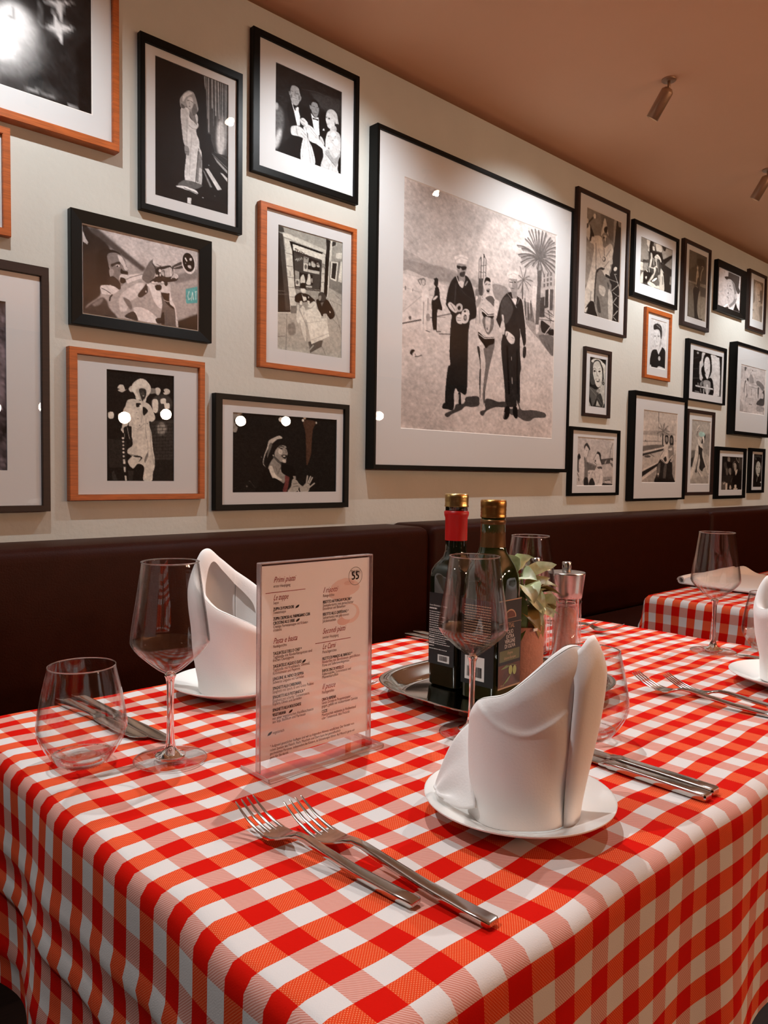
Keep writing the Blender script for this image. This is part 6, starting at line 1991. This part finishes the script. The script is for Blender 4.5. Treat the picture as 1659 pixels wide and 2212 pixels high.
# mills
def mill(x, y, label):
    t = empty('spice_mill', (x, y, TT), 0, label, 'mill')
    k = 1.0
    out = [(.0230, .0004), (.0240, .0020), (.0240, .0900), (.0246, .0915), (.0246, .0935), (.0238, .0950), (.0232, .1000)]
    link('glass_body', lathe([(.0004, .0004)]+out+[(.0205, .1000), (.0205, .0020), (.0004, .0018)], 56), M_GLASS, t, True)
    link('thick_base', lathe([(.0004, .0022), (.0200, .0022), (.0200, .0100), (.0004, .0100)], 48), M_SOLID, t, True)
    bm = bmesh.new()
    prof = [(.0004, .0105), (.0160, .0105), (.0168, .014), (.0168, .074), (.0155, .079), (.0090, .0815), (.0004, .0830)]
    me = lathe(prof, 48)
    for v in me.vertices:
        n_ = .0006*math.sin(v.co.x*2200+v.co.z*900)*math.cos(v.co.y*2000+v.co.z*1500); v.co.x *= 1+n_*30; v.co.y *= 1+n_*30; v.co.z += n_
    link('salt_filling', me, M_SALT, t, True)
    link('inner_tube', lathe([(.0180, .0105), (.0180, .0880), (.0172, .0880), (.0172, .0105)], 48), M_GLASS, t, True)
    link('spindle', lathe([(.0022, .080), (.0022, .098)], 12, True, True), M_BRUSH, t, True)
    link('collar', lathe([(.0180, .0865), (.0200, .0870), (.0200, .0900), (.0180, .0905)], 48), M_ACRYLEDGE, t, True)
    link('cap', lathe([(.0004, .0990), (.0240, .0990), (.0246, .0996), (.0256, .110), (.0272, .124), (.0288, .1362), (.0290, .1380), (.0284, .1388), (.0004, .1388)], 64), M_BRUSH, t, True)
    link('knob', lathe([(.0062, .1385), (.0070, .1392), (.0072, .1530), (.0066, .1545), (.0004, .1546)], 32), M_BRUSH, t, True)
mill(1.030, .6750, 'glass and steel spice mill filled with pink salt, the nearer one')
mill(1.036, .7375, 'spice mill mostly hidden behind plant and nearer mill')
# ------------------------------------------------------------------ things on the second table
def flat_napkin():
    t = empty('flat_napkin', (2.05, .80, TT), 0, 'flat folded white napkin lying on the second table', 'napkin')
    def F(u, v):
        x = -.10+.36*u; y = -.16+.30*v
        z = .009+.016*math.exp(-((v-.92)/.09)**2)+.010*math.exp(-((u-.45-.2*v)/.16)**2)*(.3+.7*v)+.004*math.sin(u*9+v*5)
        if u < .04 or u > .96 or v < .04: z = .006
        return (x+.03*v, y, z)
    me = sheet(F, 50, 40, 0); o = link('sheet', me, M_LINEN, t, True); md = o.modifiers.new('s', 'SOLIDIFY'); md.thickness = .004; md.offset = 0
    def G(u, v):
        a = 2*PI*v*1.6; r = .010-.004*v; return (-.085+.34*u+.02, .145+r*math.cos(a), .013+r*math.sin(a)+.002*math.sin(u*8))
    o = link('rolled_hem', sheet(G, 30, 26, 0), M_LINEN, t, True); md = o.modifiers.new('s', 'SOLIDIFY'); md.thickness = .0012
flat_napkin()
# ------------------------------------------------------------------ lamps
def spotlamp(x, y, aim, power, label, grp, size=95, blend=.8):
    t = empty('ceiling_spotlight', (x, y, CEIL), 0, label, 'lamp', grp)
    link('mount', lathe([(.0004, -.006), (.022, -.006), (.024, -.004), (.024, -.0002)], 32), M_LAMP, t, True)
    link('arm', lathe([(.005, -.034), (.005, -.005)], 12, True, True), M_LAMP, t, True)
    d = (Vector(aim)-Vector((x, y, CEIL-.08))).normalized()
    q = d.to_track_quat('-Z', 'Y'); bl = Vector((0, 0, -.030))
    body = link('housing', lathe([(.0004, .002), (.012, .001), (.0205, -.008), (.0210, -.012), (.0210, -.100), (.0190, -.101), (.0185, -.094), (.0004, -.093)], 36), M_LAMP, t, True)
    body.location = bl; body.rotation_mode = 'QUATERNION'; body.rotation_quaternion = q
    lens = link('lens', lathe([(.0004, -.0945), (.0180, -.0945)], 28), M_EMIT, body)
    ld = bpy.data.lights.new('spot_beam', 'SPOT'); ld.energy = power; ld.color = WHITE; ld.spot_size = math.radians(size); ld.spot_blend = blend; ld.shadow_soft_size = .009
    lo = bpy.data.objects.new('spot_beam', ld); C.objects.link(lo); lo.parent = t; lo.location = bl+d*.106; lo.rotation_mode = 'QUATERNION'; lo.rotation_quaternion = q
G1 = 'row of spotlights aimed at the wall'
for k, x in enumerate((-.56, .47, 1.50, 2.52, 3.55, 4.58, 5.61, 6.64)):
    lb = {3: 'bronze ceiling spotlight at top right of the view', 4: 'bronze ceiling spotlight cut off at the right edge'}.get(k, ('leftmost', 'second', 'third', '', '', 'sixth', 'seventh', 'last')[k]+' bronze spotlight of the row along the picture wall, counted from the left')
    spotlamp(x, 1.30 if k != 4 else 1.36, (x+.0, WY+.02, 1.42), WALL_SPOT, lb, G1 if k not in (3, 4) else None, 112, .9)
for x, y, ax, ay, lb in ((-.35, .75, .55, .7, 'bronze spotlight left of the near table'), (.95, 1.02, .85, .55, 'bronze spotlight straight above the near table'), (2.15, .55, 1.1, .55, 'bronze spotlight between the two tables')):
    spotlamp(x, y, (ax, ay, TT), TABLE_SPOT, lb, 'spotlights over the tables', 80)
def pendant(x, y, z):
    t = empty('pendant_lamp', (x, y, CEIL), 0, 'warm globe pendant behind the viewer, '+('nearest to the picture wall end', 'second', 'third', 'fourth', 'fifth', 'sixth', 'farthest')[(len([q for q in bpy.data.objects if q.name.startswith('pendant_lamp')]))]+' of its row', 'lamp', 'globe pendants behind the viewer')
    h = CEIL-z
    link('cord', lathe([(.002, -h+.05), (.002, 0)], 8, True, True), M_BLACK, t)
    link('globe', lathe([(.0001, -h-.045)]+[(.045*math.cos(a), -h+.045*math.sin(a)) for a in np.linspace(-1.4, 1.4, 12)]+[(.0001, -h+.045)], 20), M_GLOBE, t, True)
    link('socket', lathe([(.012, -h+.042), (.012, -h+.07)], 12, True, True), M_LAMP, t)
for x, y, z in ((1.7, -2.0, 1.45), (2.15, -2.3, 1.50), (2.6, -1.9, 1.43), (3.1, -2.2, 1.50), (3.7, -2.0, 1.47), (4.4, -2.3, 1.52), (5.4, -2.1, 1.62)): pendant(x, y, z)
